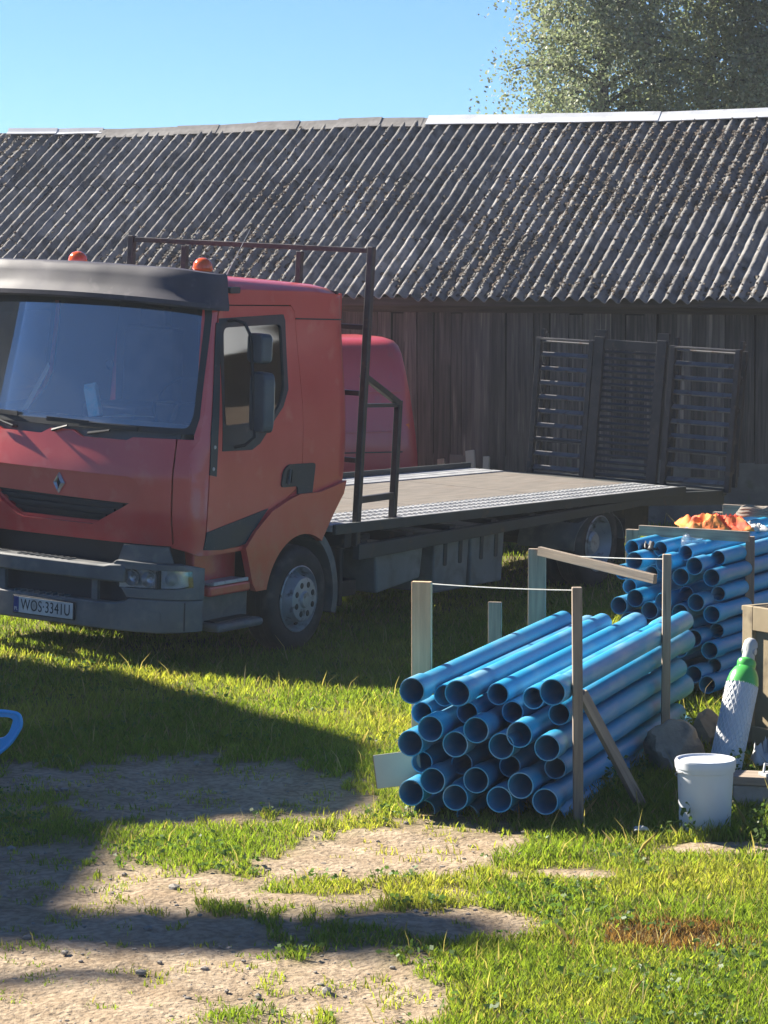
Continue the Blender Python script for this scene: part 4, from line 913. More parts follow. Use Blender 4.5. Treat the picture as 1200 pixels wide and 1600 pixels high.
m = MB(); m.tube([Vector((0, .032 * math.cos(t), .032 * math.sin(t))) for t in np.linspace(0, 2 * math.pi, 17)], .007, 6, False); o = m.build('hanging_ring', M['black_plastic'], smooth=True); o.matrix_world = truck.matrix_basis @ Matrix.Translation(T(-1.07, -.90, 2.07)); tag(o, 'small black ring stuck inside the lorry windscreen', 'ring')
# ------------------------------------------------------------------ red van behind the truck
VD = Vector((-.956, -.293, 0))                       # forward
van = empty('parked_van', (.35, 28.5, 0), (0, 0, math.atan2(VD.y, VD.x)))   # origin: rear, near side, on the ground; local y towards the barn is negative
tag(van, 'dark red panel van parked between the lorry cab and the barn', 'van')
def vsec(x):
    """half outline (y offset inward from side, z) at distance x from the rear"""
    rear = max(0, 1 - x / .22); r2 = rear * rear
    top = 2.06 - .10 * r2 - max(0, (x - 3.3)) ** 1.3 * .55
    top = max(top, 1.02 - (x - 4.1) * .15 if x > 4.1 else top) if x > 4.1 else top
    return top
secs = [0.0, .03, .08, .16, .30, .8, 1.6, 2.4, 3.1, 3.3, 3.6, 3.9, 4.15, 4.4, 4.62, 4.70]
prof_n = 14; V = []; F = []; WV = 1.84
def vprof(x, top, ins):
    pts = []; h = WV / 2
    side = [(.34, 0), (.55, -.0), (.90, .012), (1.1, .012), (1.5, -.01), (1.75, -.05), (1.92, -.10), (2.0, -.17), (2.045, -.30), (2.06, -.5)]
    k = top / 2.06
    P = []
    for z, o_ in side:
        zz = min(z, z * k) if z > 1.0 else z
        lean = -.05 * max(0, zz - .9) / 1.1
        P.append((h + o_ + lean - ins, zz))
    return [( y, z) for y, z in P] + [(-y, z) for y, z in reversed(P)]
for x in secs:
    rear_in = .045 * max(0, 1 - x / .12) ** 2; fr_in = .12 * max(0, (x - 4.3) / .4) ** 2
    top = 2.06 - .03 * max(0, 1 - x / .16) ** 2
    if x > 3.2: top = 2.06 - 1.0 * min(1, (x - 3.2) / .95) - max(0, x - 4.15) * .25
    for y, z in vprof(x, top, rear_in + fr_in):
        lx = x + (.15 * ((z - .7) / 1.35) ** 1.4 if z > .7 else 0) * max(0, 1 - x / .8)
        V.append((lx, y - WV / 2, z))
n = 20
for i in range(len(secs) - 1):
    for j in range(n): F.append((i*n+j, (i+1)*n+j, (i+1)*n+(j+1)%n, i*n+(j+1)%n))
F.append(tuple(range(n))); F.append(tuple(range((len(secs) - 1) * n, len(secs) * n))[::-1])
m = MB(); m.add(V, F); vb = m.build('van_body', M['paint_van'], van, smooth=True, angle=40)
for sgy in (0.0, -WV):
    s = 1 if sgy == 0 else -1
    for (z, h_, off) in ((.93, .012, .014), (1.13, .010, .016), (1.52, .016, -.030)):
        m = MB(); m.beam((.18, sgy + s * off, z), (3.0, sgy + s * off, z), .016, h_); m.build('body_crease', M['chassis'] if z < 1 else M['paint_van'], vb)
    m = MB(); m.box((.12, sgy - s * .06, 1.05), (.05, .10, .32)); m.build('tail_light', M['lens_orange'], van, bevel=.01)
    for x in (.95, 3.85):
        m = MB(); m.lathe([(.19, .0), (.30, .01), (.33, -.03), (.33, -.17), (.30, -.2), (.19, -.2)], 28, o=(x, sgy - .02 if s > 0 else sgy + .2, .33), axis='y'); w_ = m.build('wheel', M['rubber'], van, smooth=True)
        m = MB(); m.lathe([(.19, .0), (.17, -.03), (.08, -.02), (0, -.02)], 20, o=(x, sgy - .02 if s > 0 else sgy + .2, .33), axis='y'); m.build('rim', M['wheel_steel'], w_, smooth=True)
    m = MB(); m.box((3.05, sgy - s * .055, 1.55), (.75, .02, .5)); m.build('side_window', M['side_glass'], van, bevel=.01)
m = MB(); m.box((.10, -WV / 2, 1.55), (.02, 1.3, .5)); m.build('rear_window', M['side_glass'], van)
m = MB(); m.box((-.02, -WV / 2, .45), (.14, WV - .1, .2)); m.build('rear_bumper', M['bumper'], van, bevel=.03)

# ------------------------------------------------------------------ offcuts by the barn wall
def barn_w(xl, yl, z): return barn.location + BAX * xl + BAW * yl + Vector((0, 0, z))
def xw(px): k = (px - 600) / F_PX; P0 = barn.location; return (k * P0.y - P0.x) / (BAX.x - k * BAX.y)
for (p0, p1, ztop, w, lab, mt) in ((760, 742, .78, .10, 'pale square batten leaning left against the barn foundation', 'white_board'), (775, 768, .72, .07, 'short white batten standing right of the leaning one by the barn', 'white_board'),
                                   (712, 697, .68, .08, 'grey timber offcut leaning by the barn beside the red van', 'wood_grey'), (718, 735, .64, .10, 'dark wide offcut crossing behind the battens at the barn foot', 'wood_grey')):
    m = MB(); a = barn_w(xw(p0), -.35, .02); b = barn_w(xw(p1), -.14, ztop); m.beam(a, b, w, .035, tuple(BAW)); o = m.build('timber_offcut', M[mt], bevel=.004); tag(o, lab, 'offcut')

# ------------------------------------------------------------------ pipe stacks
def ray(px, py):
    p = math.atan(400 / F_PX); c, s = math.cos(p), math.sin(p)
    return Vector((px - 600, F_PX * c - (py - 800) * s, -F_PX * s - (py - 800) * c))
def on_plane(px, py, P, n):
    d = ray(px, py); o = Vector((0, 0, CAM_H)); t = (Vector(P) - o).dot(n) / d.dot(n); return o + d * t
def pipe_mesh(ro_end, ro, ln, bell_near):
    wl_ = .0065; n = 28
    if bell_near: prof = [(ro_end - wl_, 0), (ro_end - .001, 0), (ro_end, .004), (ro_end, .17), (ro, .21), (ro, ln), (ro - wl_, ln), (ro - wl_, .21), (ro_end - wl_, .17)]
    else: prof = [(ro - wl_, 0), (ro - .001, 0), (ro, .004), (ro, ln - .21), (ro_end, ln - .17), (ro_end, ln), (ro_end - wl_, ln), (ro_end - wl_, ln - .17), (ro - wl_, ln - .21)]
    m = MB(); m.lathe([(r, h) for r, h in prof], n, axis='y', closed=True); me = m.mesh('water_pipe', True, True, 30); me.materials.append(M['pipe_blue']); return me
ORD = ['leftmost', 'second from the left', 'third from the left', 'fourth from the left', 'fifth from the left', 'sixth from the left', 'seventh from the left']
ROW = ['top row', 'second row', 'third row', 'fourth row', 'fifth row', 'sixth row', 'seventh row', 'eighth row', 'bottom row']
def stack(rows, zoom, P, dirv, stackname, ln, rb_, rp__, group, shift):
    me_b = pipe_mesh(rb_, rp__, ln, True); me_p = pipe_mesh(rb_, rp__, ln, False); rr = random.Random(3)
    yaw = math.atan2(-dirv.x, dirv.y)
    for ri, row in enumerate(rows):
        items = sorted(row, key=lambda t: t[0] - (shift if t[2] else 0))
        for ci, (zx, zy, rec) in enumerate(items):
            px, py = zoom(zx, zy); rec_ = (.20 + rr.uniform(-.03, .04)) if rec else rr.uniform(-.02, .02)
            W = on_plane(px, py, Vector(P) + dirv * rec_, dirv)
            o = link_mesh('water_pipe', me_p if rec else me_b); o.location = W; o.rotation_euler = (rr.uniform(-.003, .003), rr.uniform(0, 6.28), yaw + rr.uniform(-.004, .004)); o.rotation_mode = 'XYZ'
            rn = ROW[ri] if ri < len(rows) - 1 else 'bottom row'
            tag(o, 'blue plastic pipe, %s in the %s of the %s' % (ORD[ci] if ci < len(items) - 1 else 'rightmost', rn, stackname), 'pipe', group)
D1 = Vector((.316, .949, 0)).normalized()
rows1 = [[(153,383,0),(275,400,1),(323,392,0),(475,395,1),(608,410,1),(680,388,0)],
         [(190,465,1),(222,525,0),(360,465,1),(393,530,0),(530,462,1),(555,547,0),(705,470,1)],
         [(147,580,0),(315,583,0),(488,590,0),(660,597,0)],
         [(190,650,1),(230,720,0),(340,655,1),(393,718,0),(520,665,1),(560,738,0),(690,672,1)],
         [(150,765,0),(315,783,0),(480,790,0),(652,798,0)],
         [(200,833,1),(360,850,1),(512,862,1),(685,858,1)]]
stack(rows1, lambda x, y: (580 + x / 2.4, 920 + y / 2.4), (.145, 14.5, 0), D1, 'near stack', 3.0, .0683, .0585, 'blue pipes in the near stack', 48)
D2 = Vector((.455, .89, 0)).normalized()
rows2 = [[(350,303,1),(528,310,1),(685,335,1),(888,368,1)],
         [(365,385,0),(550,400,0),(740,418,0),(848,490,0)],
         [(290,455,1),(470,465,1),(655,485,0)],
         [(335,545,1),(370,620,0),(545,640,0),(690,590,1),(750,645,0),(890,590,1)],
         [(268,665,0),(460,695,0),(650,710,0),(848,720,0)],
         [(690,800,1),(735,870,0),(880,822,1),(330,760,0),(540,790,0)],
         [(645,935,0),(835,945,0),(450,890,0),(360,850,0)],
         [(735,1095,0),(865,1040,1),(545,1010,0),(440,990,0)],
         [(630,1150,0),(820,1160,0),(500,1120,0)]]
stack(rows2, lambda x, y: (900 + x / 4, 780 + y / 4), (2.1, 18.2, 0), D2, 'far stack', 3.0, .0585, .0505, 'blue pipes in the far stack', 80)
# bearers under the stacks
for (p, q, lab) in (((1.55, 19.0, .05), (2.6, 18.46, .05), 'squared timber bearer under the front of the far pipe stack'),):
    m = MB(); m.beam(p, q, .10, .10); o = m.build('timber_bearer', M['wood_grey'], bevel=.006); tag(o, lab, 'timber')
# posts
def post(x, y, zt, w, d, lab, yaw=0, mat='wood_post', lean=(0, 0), zb=-.25):
    m = MB(); m.box((0, 0, (zt - zb) / 2), (w, d, zt - zb)); o = m.build('wooden_stake', M[mat], bevel=.004); o.location = (x, y, zb); o.rotation_euler = (lean[0], lean[1], yaw); tag(o, lab, 'stake'); return o
y1 = math.atan2(-D1.x, D1.y)
post(.20, 15.1, 1.15, .105, .045, 'wide pale stake left of the near pipe stack with string tied at its top', y1 + .12)
post(.985, 14.36, 1.205, .05, .05, 'thin brown stake holding the front right side of the near pipe stack', y1 + .35, 'wood_grey', (0, -.012))
post(1.61, 16.3, 1.17, .048, .048, 'thin grey stake at the rear right of the near pipe stack above the rock', y1 + .3, 'wood_grey')
post(.92, 17.2, 1.11, .105, .04, 'wide grey stake at the rear left corner of the near pipe stack', y1 + .1, 'wood_grey')
post(.635, 16.36, .89, .078, .022, 'short weathered slat stub standing midway along the near pipe stack', y1 + .1, 'wood_grey')
y2 = math.atan2(-D2.x, D2.y)
post(2.40, 18.78, 1.03, .058, .05, 'pale stake at the front right of the far pipe stack', y2 + .3, 'wood_grey')
post(1.66, 19.12, 1.045, .09, .04, 'short stake end at the front left of the far pipe stack', y2, 'wood_grey')
post(2.41, 20.6, 1.03, .09, .04, 'stake behind the orange jacket at the far stack', y2, 'wood_grey')
def board(p, q, w, h, lab, mat='wood_grey_x', up=(0, 0, 1)):
    p = Vector(p); q = Vector(q); m = MB(); m.box((0, 0, 0), ((q - p).length, w, h)); o = m.build('wooden_board', M[mat], bevel=.003)
    o.location = (p + q) / 2; d = (q - p).normalized(); o.rotation_euler = d.to_track_quat('X', 'Z').to_euler(); tag(o, lab, 'board'); return o
board((.93, 17.16, 1.10), (1.56, 16.45, 1.01), .03, .055, 'loose slat slanting down between the two rear stakes of the near stack')
board((1.00, 14.40, .66), (1.36, 14.80, -.03), .03, .06, 'brown brace slanting from the ground to the front right stake', 'wood_grey_x')
board((1.70, 19.10, 1.04), (2.39, 18.75, 1.03), .025, .07, 'long slat nailed across the front stakes of the far stack')
board((2.43, 20.56, 1.05), (3.2, 20.15, 1.04), .025, .08, 'dark slat running right behind the coiled strap on the far stack')
def string(p, q, lab, sag=.006):
    p = Vector(p); q = Vector(q); m = MB(); m.tube([p + (q - p) * t - Vector((0, 0, sag * 4 * t * (1 - t))) for t in np.linspace(0, 1, 7)], .0028, 5); o = m.build('string', M['string'], smooth=True); tag(o, lab, 'string')
string((.245, 15.08, 1.14), (.97, 14.35, 1.19), 'white string stretched between the two front stakes of the near stack')
string((.96, 17.17, 1.08), (1.60, 16.32, 1.14), 'thin string stretched between the two rear stakes of the near stack')

# ------------------------------------------------------------------ small things on and around the stacks
def blob_cloth(name, c, sx, sy, h, seed, mat, lab, cat, n=44):
    V = []; F = []
    for j in range(n):
        for i in range(n):
            u, v = i / (n - 1) * 2 - 1, j / (n - 1) * 2 - 1
            r = max(abs(u), abs(v)); ed = 1 + .25 * noise.noise(Vector((u * 1.5, v * 1.5, seed + 9)))
            z = h * (.15 + 1.5 * max(0, .55 - abs(noise.noise(Vector((u * 1.9, v * 1.9, seed))) * 2.2)) + .6 * max(0, .4 - abs(noise.noise(Vector((u * 4.5, v * 4.5, seed))) * 2)) + .5 * noise.noise(Vector((u * 1.1, v * 1.1, seed + 3)))) * (1 - r ** 6)
            V.append((c[0] + u * sx * ed, c[1] + v * sy * ed, c[2] + max(z, 0) + .004))
    for j in range(n - 1):
        for i in range(n - 1): a = j * n + i; F.append((a, a + 1, a + n + 1, a + n))
    m = MB(); m.add(V, F); o = m.build(name, M[mat], smooth=True, recalc=False, angle=70); s = o.modifiers.new('solid', 'SOLIDIFY'); s.thickness = .004; tag(o, lab, cat); return o
blob_cloth('work_jacket', (2.28, 19.75, 1.0), .23, .32, .085, 3.3, 'cloth_orange', 'crumpled orange work jacket lying on the far pipe stack', 'jacket')
blob_cloth('rag', (2.52, 19.72, .985), .10, .16, .05, 8.1, 'cloth_pale', 'pale crumpled rag at the right end of the orange jacket', 'rag', 16)
m = MB()
for k in range(3):
    m.tube([Vector((2.60 + (.115 - .012 * k) * math.cos(t), 20.15 + .11 * math.sin(t), 1.055 + .02 * k + .006 * math.sin(3 * t + k))) for t in np.linspace(0, 2 * math.pi, 25)], .013, 6, False)
o = m.build('coiled_strap', M['strap'], smooth=True); tag(o, 'coiled grey strap on the far stack behind the orange jacket', 'strap')
bt = empty('plastic_bottle', (2.09, 18.75, .99), (R(84), R(15), R(-60))); tag(bt, 'crushed clear plastic cup lying on the top pipes of the far stack', 'cup')
m = MB(); m.lathe([(.034, 0), (.036, .01), (.040, .05), (.043, .10), (.046, .13), (.049, .132), (.049, .137)], 20)
V = [(x * (1 + .16 * noise.noise(Vector((x * 30, y * 30, z * 22)))), y * (.8 + .2 * noise.noise(Vector((x * 25, y * 25, z * 30)))), z) for x, y, z in m.V]; m.V = V; m.build('cup_body', M['bottle_plastic'], bt, smooth=True)
m = MB(); m.lathe([(.052, .134), (.053, .142), (.046, .150), (.02, .158), (0, .158)], 20); m.build('cup_lid', M['bottle_plastic'], bt, smooth=True)
# black-white torn bag between the top pipes
blob_cloth('torn_bag', (1.74, 18.72, .955), .05, .10, .05, 5.5, 'black_plastic', 'small torn black bag wedged between the left top pipes of the far stack', 'bag', 12)
# white board by the near stack
wb = MB(); wb.box((0, 0, .09), (.24, .028, .175)); o = wb.build('white_panel_offcut', M['white_board'], bevel=.003); o.location = (.085, 14.75, .12); o.rotation_euler = (R(-10), R(-8), R(-4)); tag(o, 'white faced board offcut sticking out left of the near pipe stack', 'board')
m = MB(); m.box((-.1215, 0, .09), (.004, .026, .17)); m.build('board_edge', M['chip_edge'], o)
# bucket
bk = empty('plastic_bucket', (1.60, 14.17, float(ground_z(1.6, 14.17)) - .005)); bk.scale = (1, 1, 1.2); tag(bk, 'white plastic bucket with closed lid standing on the grass', 'bucket')
m = MB(); m.lathe([(0, 0), (.122, 0), (.126, .006), (.139, .262), (.146, .264), (.147, .285), (.141, .287), (.141, .30)], 40); bb = m.build('bucket_body', M['bucket_white'], bk, smooth=True, angle=40)
m = MB(); m.lathe([(.143, .278), (.151, .279), (.153, .305), (.148, .315), (.140, .315), (.136, .307), (.06, .304), (0, .304)], 40); m.build('bucket_lid', M['bucket_white'], bk, smooth=True, angle=40)
m = MB(); m.tube([Vector((.150 * math.cos(t), .150 * math.sin(t), .268 - .06 * (1 + math.cos(2 * (t - 2.2))) * .4)) for t in np.linspace(.6, .6 + math.pi, 15)], .003, 5); m.build('bucket_handle', M['galv'], bk, smooth=True)
# gas cylinder
base = Vector((1.865, 15.66, .0)); tip = Vector((2.07, 16.0, .78)); dr = (tip - base).normalized()
gc = empty('gas_cylinder', base); gc.rotation_euler = dr.to_track_quat('Z', 'Y').to_euler(); tag(gc, 'grey gas cylinder with green shoulder and protective net leaning on the wooden box', 'gas cylinder')
m = MB(); m.lathe([(0, 0), (.075, 0), (.088, .02), (.0885, .56), (.085, .575)], 32); m.build('cylinder_body', M['cyl_body'], gc, smooth=True)
m = MB(); m.lathe([(.0888, .535), (.0885, .56), (.080, .60), (.062, .635), (.050, .645), (.052, .652), (.054, .675), (.050, .685), (.046, .69), (.030, .70), (.0, .70)], 32); m.build('cylinder_shoulder', M['cyl_green'], gc, smooth=True, angle=50)
m = MB()
for sg in (1, -1):
    for k in range(22):
        t0 = 2 * math.pi * k / 22; m.tube([Vector((.0895 * math.cos(t0 + sg * z * 5.2), .0895 * math.sin(t0 + sg * z * 5.2), z)) for z in np.linspace(.01, .54, 15)], .0024, 4, False)
o = m.build('protective_net', M['cyl_net'], gc, smooth=True, recalc=False)
m = MB(); m.lathe([(.018, .69), (.02, .73), (.016, .735)], 12); m.tube([(-.04, 0, .74), (.04, 0, .745)], .018, 10); m.tube([(0, 0, .72), (0, 0, .80)], .016, 10); m.lathe([(0, .775), (.032, .775), (.035, .79), (.03, .80), (0, .80)], 12); vv = m.build('valve', M['plate_white'], gc, smooth=True)
m = MB(); m.lathe([(.03, .685), (.036, .70), (.034, .74), (.042, .77), (.036, .80), (.02, .815), (0, .815)], 14)
m.V = [(x * (1 + .35 * noise.noise(Vector((x * 40, y * 40, z * 25)))), y * (1 + .35 * noise.noise(Vector((x * 40 + 5, y * 40, z * 25)))), z) for x, y, z in m.V]; m.build('valve_wrap', M['cloth_pale'], gc, smooth=True, angle=60)
# wooden box
d1 = Vector((.55, -.835, 0)); d2 = Vector((.835, .55, 0))
bx = empty('wooden_box', (2.075, 16.62, 0), (0, 0, math.atan2(d1.y, d1.x))); tag(bx, 'open topped plywood box with framed panel behind the gas cylinder', 'box')   # local x along the front face, y into the box
m = MB()
for (c, s) in (((.45, .05, .455), (.9, .02, .74)), ((.45, .66, .455), (.9, .02, .74)), ((.01, .355, .455), (.02, .59, .74)), ((.89, .355, .455), (.02, .59, .74)), ((.45, .355, .10), (.86, .59, .02))): m.box(c, s)
m.build('box_panel', M['box_wood'], bx, bevel=.003)
for (c, s) in (((.045, .025, .44), (.09, .03, .80)), ((.855, .025, .44), (.09, .03, .80)), ((.45, .025, .77), (.718, .03, .14)), ((.45, .025, .09), (.718, .03, .10)), ((.45, .69, .82), (.92, .04, .03)), ((-.012, .355, .82), (.03, .66, .03)), ((.912, .355, .82), (.03, .66, .03))):
    m = MB(); m.box(c, s); m.build('frame_board', M['box_wood'], bx, bevel=.004)
for (c, s) in (((.02, .06, .03), (.06, .06, .12)), ((.88, .06, .03), (.06, .06, .12)), ((.02, .64, .03), (.06, .06, .12)), ((.88, .64, .03), (.06, .06, .12))):
    m = MB(); m.box(c, s); m.build('foot', M['wood_grey'], bx)
# stones
def rock(name, c, sx, sy, sz, seed, lab, mat='stone'):
    bm = bmesh.new(); bmesh.ops.create_icosphere(bm, subdivisions=4, radius=1)
    for v in bm.verts:
        p = v.co.copy(); d = 1 + .30 * noise.noise(p * 1.3 + Vector((seed, 0, 0))) + .10 * noise.noise(p * 3.7 + Vector((0, seed, 0))) + .03 * noise.noise(p * 11)
        for ax_ in (Vector((.6, .5, .62)), Vector((-.7, .2, .68)), Vector((.1, -.9, .4)), Vector((.95, -.1, .1)), Vector((-.9, -.4, 0))):
            ax_ = ax_.normalized(); k = p.dot(ax_) * d
            if k > .78: p = p - ax_ * (k - .78) / d
        v.co = Vector((p.x * sx, p.y * sy, p.z * sz)) * d
    me = bpy.data.meshes.new(name); bm.to_mesh(me); bm.free(); me.polygons.foreach_set('use_smooth', [True] * len(me.polygons)); me.set_sharp_from_angle(angle=R(28)); me.materials.append(M[mat])
    o = link_mesh(name, me); o.location = c; o.rotation_euler = (0, 0, seed); tag(o, lab, 'rock'); return o
rock('fieldstone', (1.63, 15.92, .10), .19, .17, .20, 1.7, 'large brown boulder at the rear right of the near pipe stack')
rock('fieldstone', (1.90, 16.75, .06), .11, .10, .14, 4.2, 'brown stone in the weeds behind the gas cylinder')
rock('fieldstone', (1.42, 16.5, .04), .07, .06, .06, 2.9, 'small pale stone beside the large boulder', 'stone_grey')
# low plank by the bucket
m = MB(); m.box((0, 0, 0), (.45, .20, .045)); o = m.build('low_plank', M['wood_grey_x'], bevel=.005); o.location = (2.0, 14.78, .155); o.rotation_euler = (0, 0, R(-14)); tag(o, 'dark weathered plank lying on a block right of the bucket', 'plank')
m = MB(); m.box((0, 0, 0), (.22, .18, .13)); o = m.build('concrete_block', M['stone_grey'], bevel=.01); o.location = (1.93, 14.80, .065); o.rotation_euler = (0, 0, R(-10)); tag(o, 'small grey block carrying the plank right of the bucket', 'block')
m = MB(); m.box((0, 0, .01), (.10, .07, .02)); m.box((.03, .01, .035), (.03, .05, .04)); m.tube([(-.04, 0, .02), (-.02, .02, .06), (.02, 0, .05)], .008, 6); o = m.build('metal_bracket', M['debris'], bevel=.002); o.location = (2.0, 14.74, .178); o.rotation_euler = (0, 0, .5); tag(o, 'whitish metal bracket lying on the plank beside the bucket', 'bracket')
blob_cloth('paper_scrap', (1.265, 13.98, float(ground_z(1.265, 13.98)) + .05), .035, .03, .02, 2.2, 'debris', 'scrap of pale paper in the grass in front of the near pipe stack', 'paper', 8)
blob_cloth('plastic_sheet', (2.14, 15.85, .05), .10, .10, .12, 6.6, 'cloth_pale', 'grey plastic sheet crumpled at the foot of the wooden box', 'sheet', 16)
m = MB(); m.box((0, 0, 0), (.24, .12, .07)); o = m.build('brick', M['stone_grey'], bevel=.006); o.location = (2.02, 13.95, .03); o.rotation_euler = (0, 0, .3); tag(o, 'pale brick lying in the grass at the right edge', 'brick')
# blue plastic sled handle at the left
sl = empty('plastic_sled', (-2.16, 16.15, .05), (R(90), 0, 0)); tag(sl, 'light blue plastic sled end with a grip hole at the left edge', 'sled')
OUT = rnd_poly([(-.70, -.02), (-.1, -.06), (.045, .06), (.105, .16), (.095, .225), (.0, .24), (-.70, .245)], .05, 6); HOL = rnd_poly([(-.30, .095), (.0, .085), (.035, .12), (.06, .195), (.03, .207), (-.30, .212)], .03, 5)
m = MB(); patch(m, OUT, lambda u, v, off=0: (u, v, off), [HOL], .0, .035, .05); m.build('sled_tray', M['toy_blue'], sl, smooth=True, bevel=.010, segs=3)
def rim_tube(poly, r):
    mm = MB(); mm.tube([(u, v, -.004) for u, v in poly] + [(poly[0][0], poly[0][1], -.004)], r, 8, False); return mm
rim_tube(OUT, .013).build('sled_rim', M['toy_blue'], sl, smooth=True)

# ------------------------------------------------------------------ unseen shadow casters added at the left, mirrored house at the right
tS = Vector((-SUN_DIR.x, -SUN_DIR.y, 0)).normalized(); nS = Vector((-tS.y, tS.x, 0)); K = math.tan(SUN_EL)
def caster(x, y, al):       # point at distance al along the sun's track whose shadow falls on (x, y)
    P = Vector((x, y, 0)); return tS * al + nS * P.dot(nS) + Vector((0, 0, (P.dot(tS) - al) * K))
AL0 = -24.0
edge = [(-2.62, 19.45), (-1.74, 19.35), (-1.04, 18.45), (-.59, 17.515), (0, 16.592), (-.034, 15.007), (-.133, 14.742), (-.973, 14.403), (-1.29, 14.321), (-1.313, 13.545), (-1.408, 12.3), (-1.62, 11.75)]
prof_h = []
for (x, y) in edge:
    q = caster(x, y, AL0); prof_h.append((q.dot(nS), q.z))
prof_h = [(prof_h[0][0] - .15, 0)] + prof_h + [(7.4, prof_h[-1][1] + .1), (7.4, 0)]
hs = empty('shadow_caster', tuple(tS * AL0 + nS * 12)); tag(hs, 'unseen block added outside the left edge, outlined to cast the yard shadow', 'house')
m = MB(); m.prism(prof_h, lambda u, v, s: tS * (AL0 - 7 * s) + nS * u + Vector((0, 0, v)) - hs.location); m.build('wall', M['plaster'], hs)  # added caster: outline traced back along the sun from the wanted shadow edge
for u in (9, 12.5):
    m = MB(); c = tS * (AL0 + .01) + nS * u + Vector((0, 0, 1.6)) - hs.location; m.beam(c - nS * .5, c + nS * .5, .06, 1.3); w_ = m.build('window', M['side_glass'], hs)
# unseen tree added behind the block, boughs placed so their shadows streak the ground
AB = -27.0; root = tS * AB + nS * 7.0
bo = empty('shadow_tree', tuple(root)); tag(bo, 'unseen tree added outside the left edge, boughs placed for streak shadows', 'tree')
bpts = [root, root + Vector((0, 0, 5)), caster(-2.2, 12.0, AB), caster(-1.0, 12.0, AB), caster(.5, 11.95, AB)]
m = MB(); m.tube([p - bo.location for p in bpts], [.24, .18, .11, .07, .02], 8); m.build('trunk', M['bark_dark'], bo, smooth=True)
bp2 = [caster(-2.4, 11.3, AB), caster(-1.5, 11.1, AB), caster(-.9, 11.3, AB)]
m = MB(); m.tube([bpts[2] - bo.location] + [p - bo.location for p in bp2], [.06, .045, .035, .015], 6); m.build('bough', M['bark_dark'], bo, smooth=True)
LV = []; LF = []
def leaf_quads(cs, sizes, droop, rng):
    """numpy leaves: two-triangle diamonds at centres"""
    n = len(cs); a = rng.normal(size=(n, 3)); a /= np.linalg.norm(a, axis=1, keepdims=True); a[:, 2] = a[:, 2] * .5 - droop; a /= np.linalg.norm(a, axis=1, keepdims=True)
    b = rng.normal(size=(n, 3)); b -= a * np.sum(a * b, 1, keepdims=True); b /= np.linalg.norm(b, axis=1, keepdims=True)
    s = sizes[:, None]
    return np.stack([cs - a * s * .5, cs + b * s * .34, cs + a * s * .5, cs - b * s * .34], 1).reshape(-1, 3)
def np_mesh(name, V, k, mat, parent=None, cols=None):
    nf = len(V) // k; me = bpy.data.meshes.new(name); me.vertices.add(len(V)); me.vertices.foreach_set('co', V.astype(np.float32).ravel())
    me.loops.add(len(V)); me.loops.foreach_set('vertex_index', np.arange(len(V), dtype=np.int32)); me.polygons.add(nf)
    me.polygons.foreach_set('loop_start', np.arange(0, len(V), k, dtype=np.int32)); me.update(calc_edges=True)
    if cols is not None:
        at = me.color_attributes.new('col', 'FLOAT_COLOR', 'POINT'); c4 = np.ones((len(V), 4), np.float32); c4[:, :3] = cols; at.data.foreach_set('color', c4.ravel())
    me.materials.append(M[mat]); return link_mesh(name, me, parent)
rg = np.random.default_rng(5); cs = []
for (x0, y0), (x1, y1), wd, cnt in (((-1.5, 12.1), (-.6, 12.0), .16, 900), ((-.6, 12.0), (.1, 12.1), .12, 700), ((.0, 12.15), (.45, 11.9), .15, 600), ((-1.7, 11.15), (-1.0, 11.28), .035, 350), ((-.55, 11.75), (.3, 11.72), .06, 350)):
    for t in rg.random(cnt): cs.append(caster(x0 + (x1 - x0) * t + rg.normal() * .05, y0 + (y1 - y0) * t + rg.normal() * wd, AB))
cs = np.array([tuple(c) for c in cs]) - np.array(bo.location)
np_mesh('crown', leaf_quads(cs, rg.uniform(.10, .18, len(cs)), .3, rg), 4, 'leaf', bo, np.tile([.08, .14, .03], (len(cs) * 4, 1)))
# red-roofed house to the right (mirrored in the door window)
h2 = empty('brick_house', (12.5, 27, 0), (0, 0, R(28))); tag(h2, 'red roofed house outside the right edge of the view', 'house')
m = MB(); m.box((0, 0, 1.4), (7, 9, 2.8)); m.build('wall', M['shaded_wall'], h2)
m = MB(); m.prism([(-4, 2.7), (4, 2.7), (0, 4.9)], lambda u, v, s: (u, -5 + 10 * s, v)); m.build('roof', M['tile_red'], h2)
m = MB(); m.box((-4.02, 0, 2.68), (.1, 10, .12)); m.build('gutter', M['ridge_white'], h2)

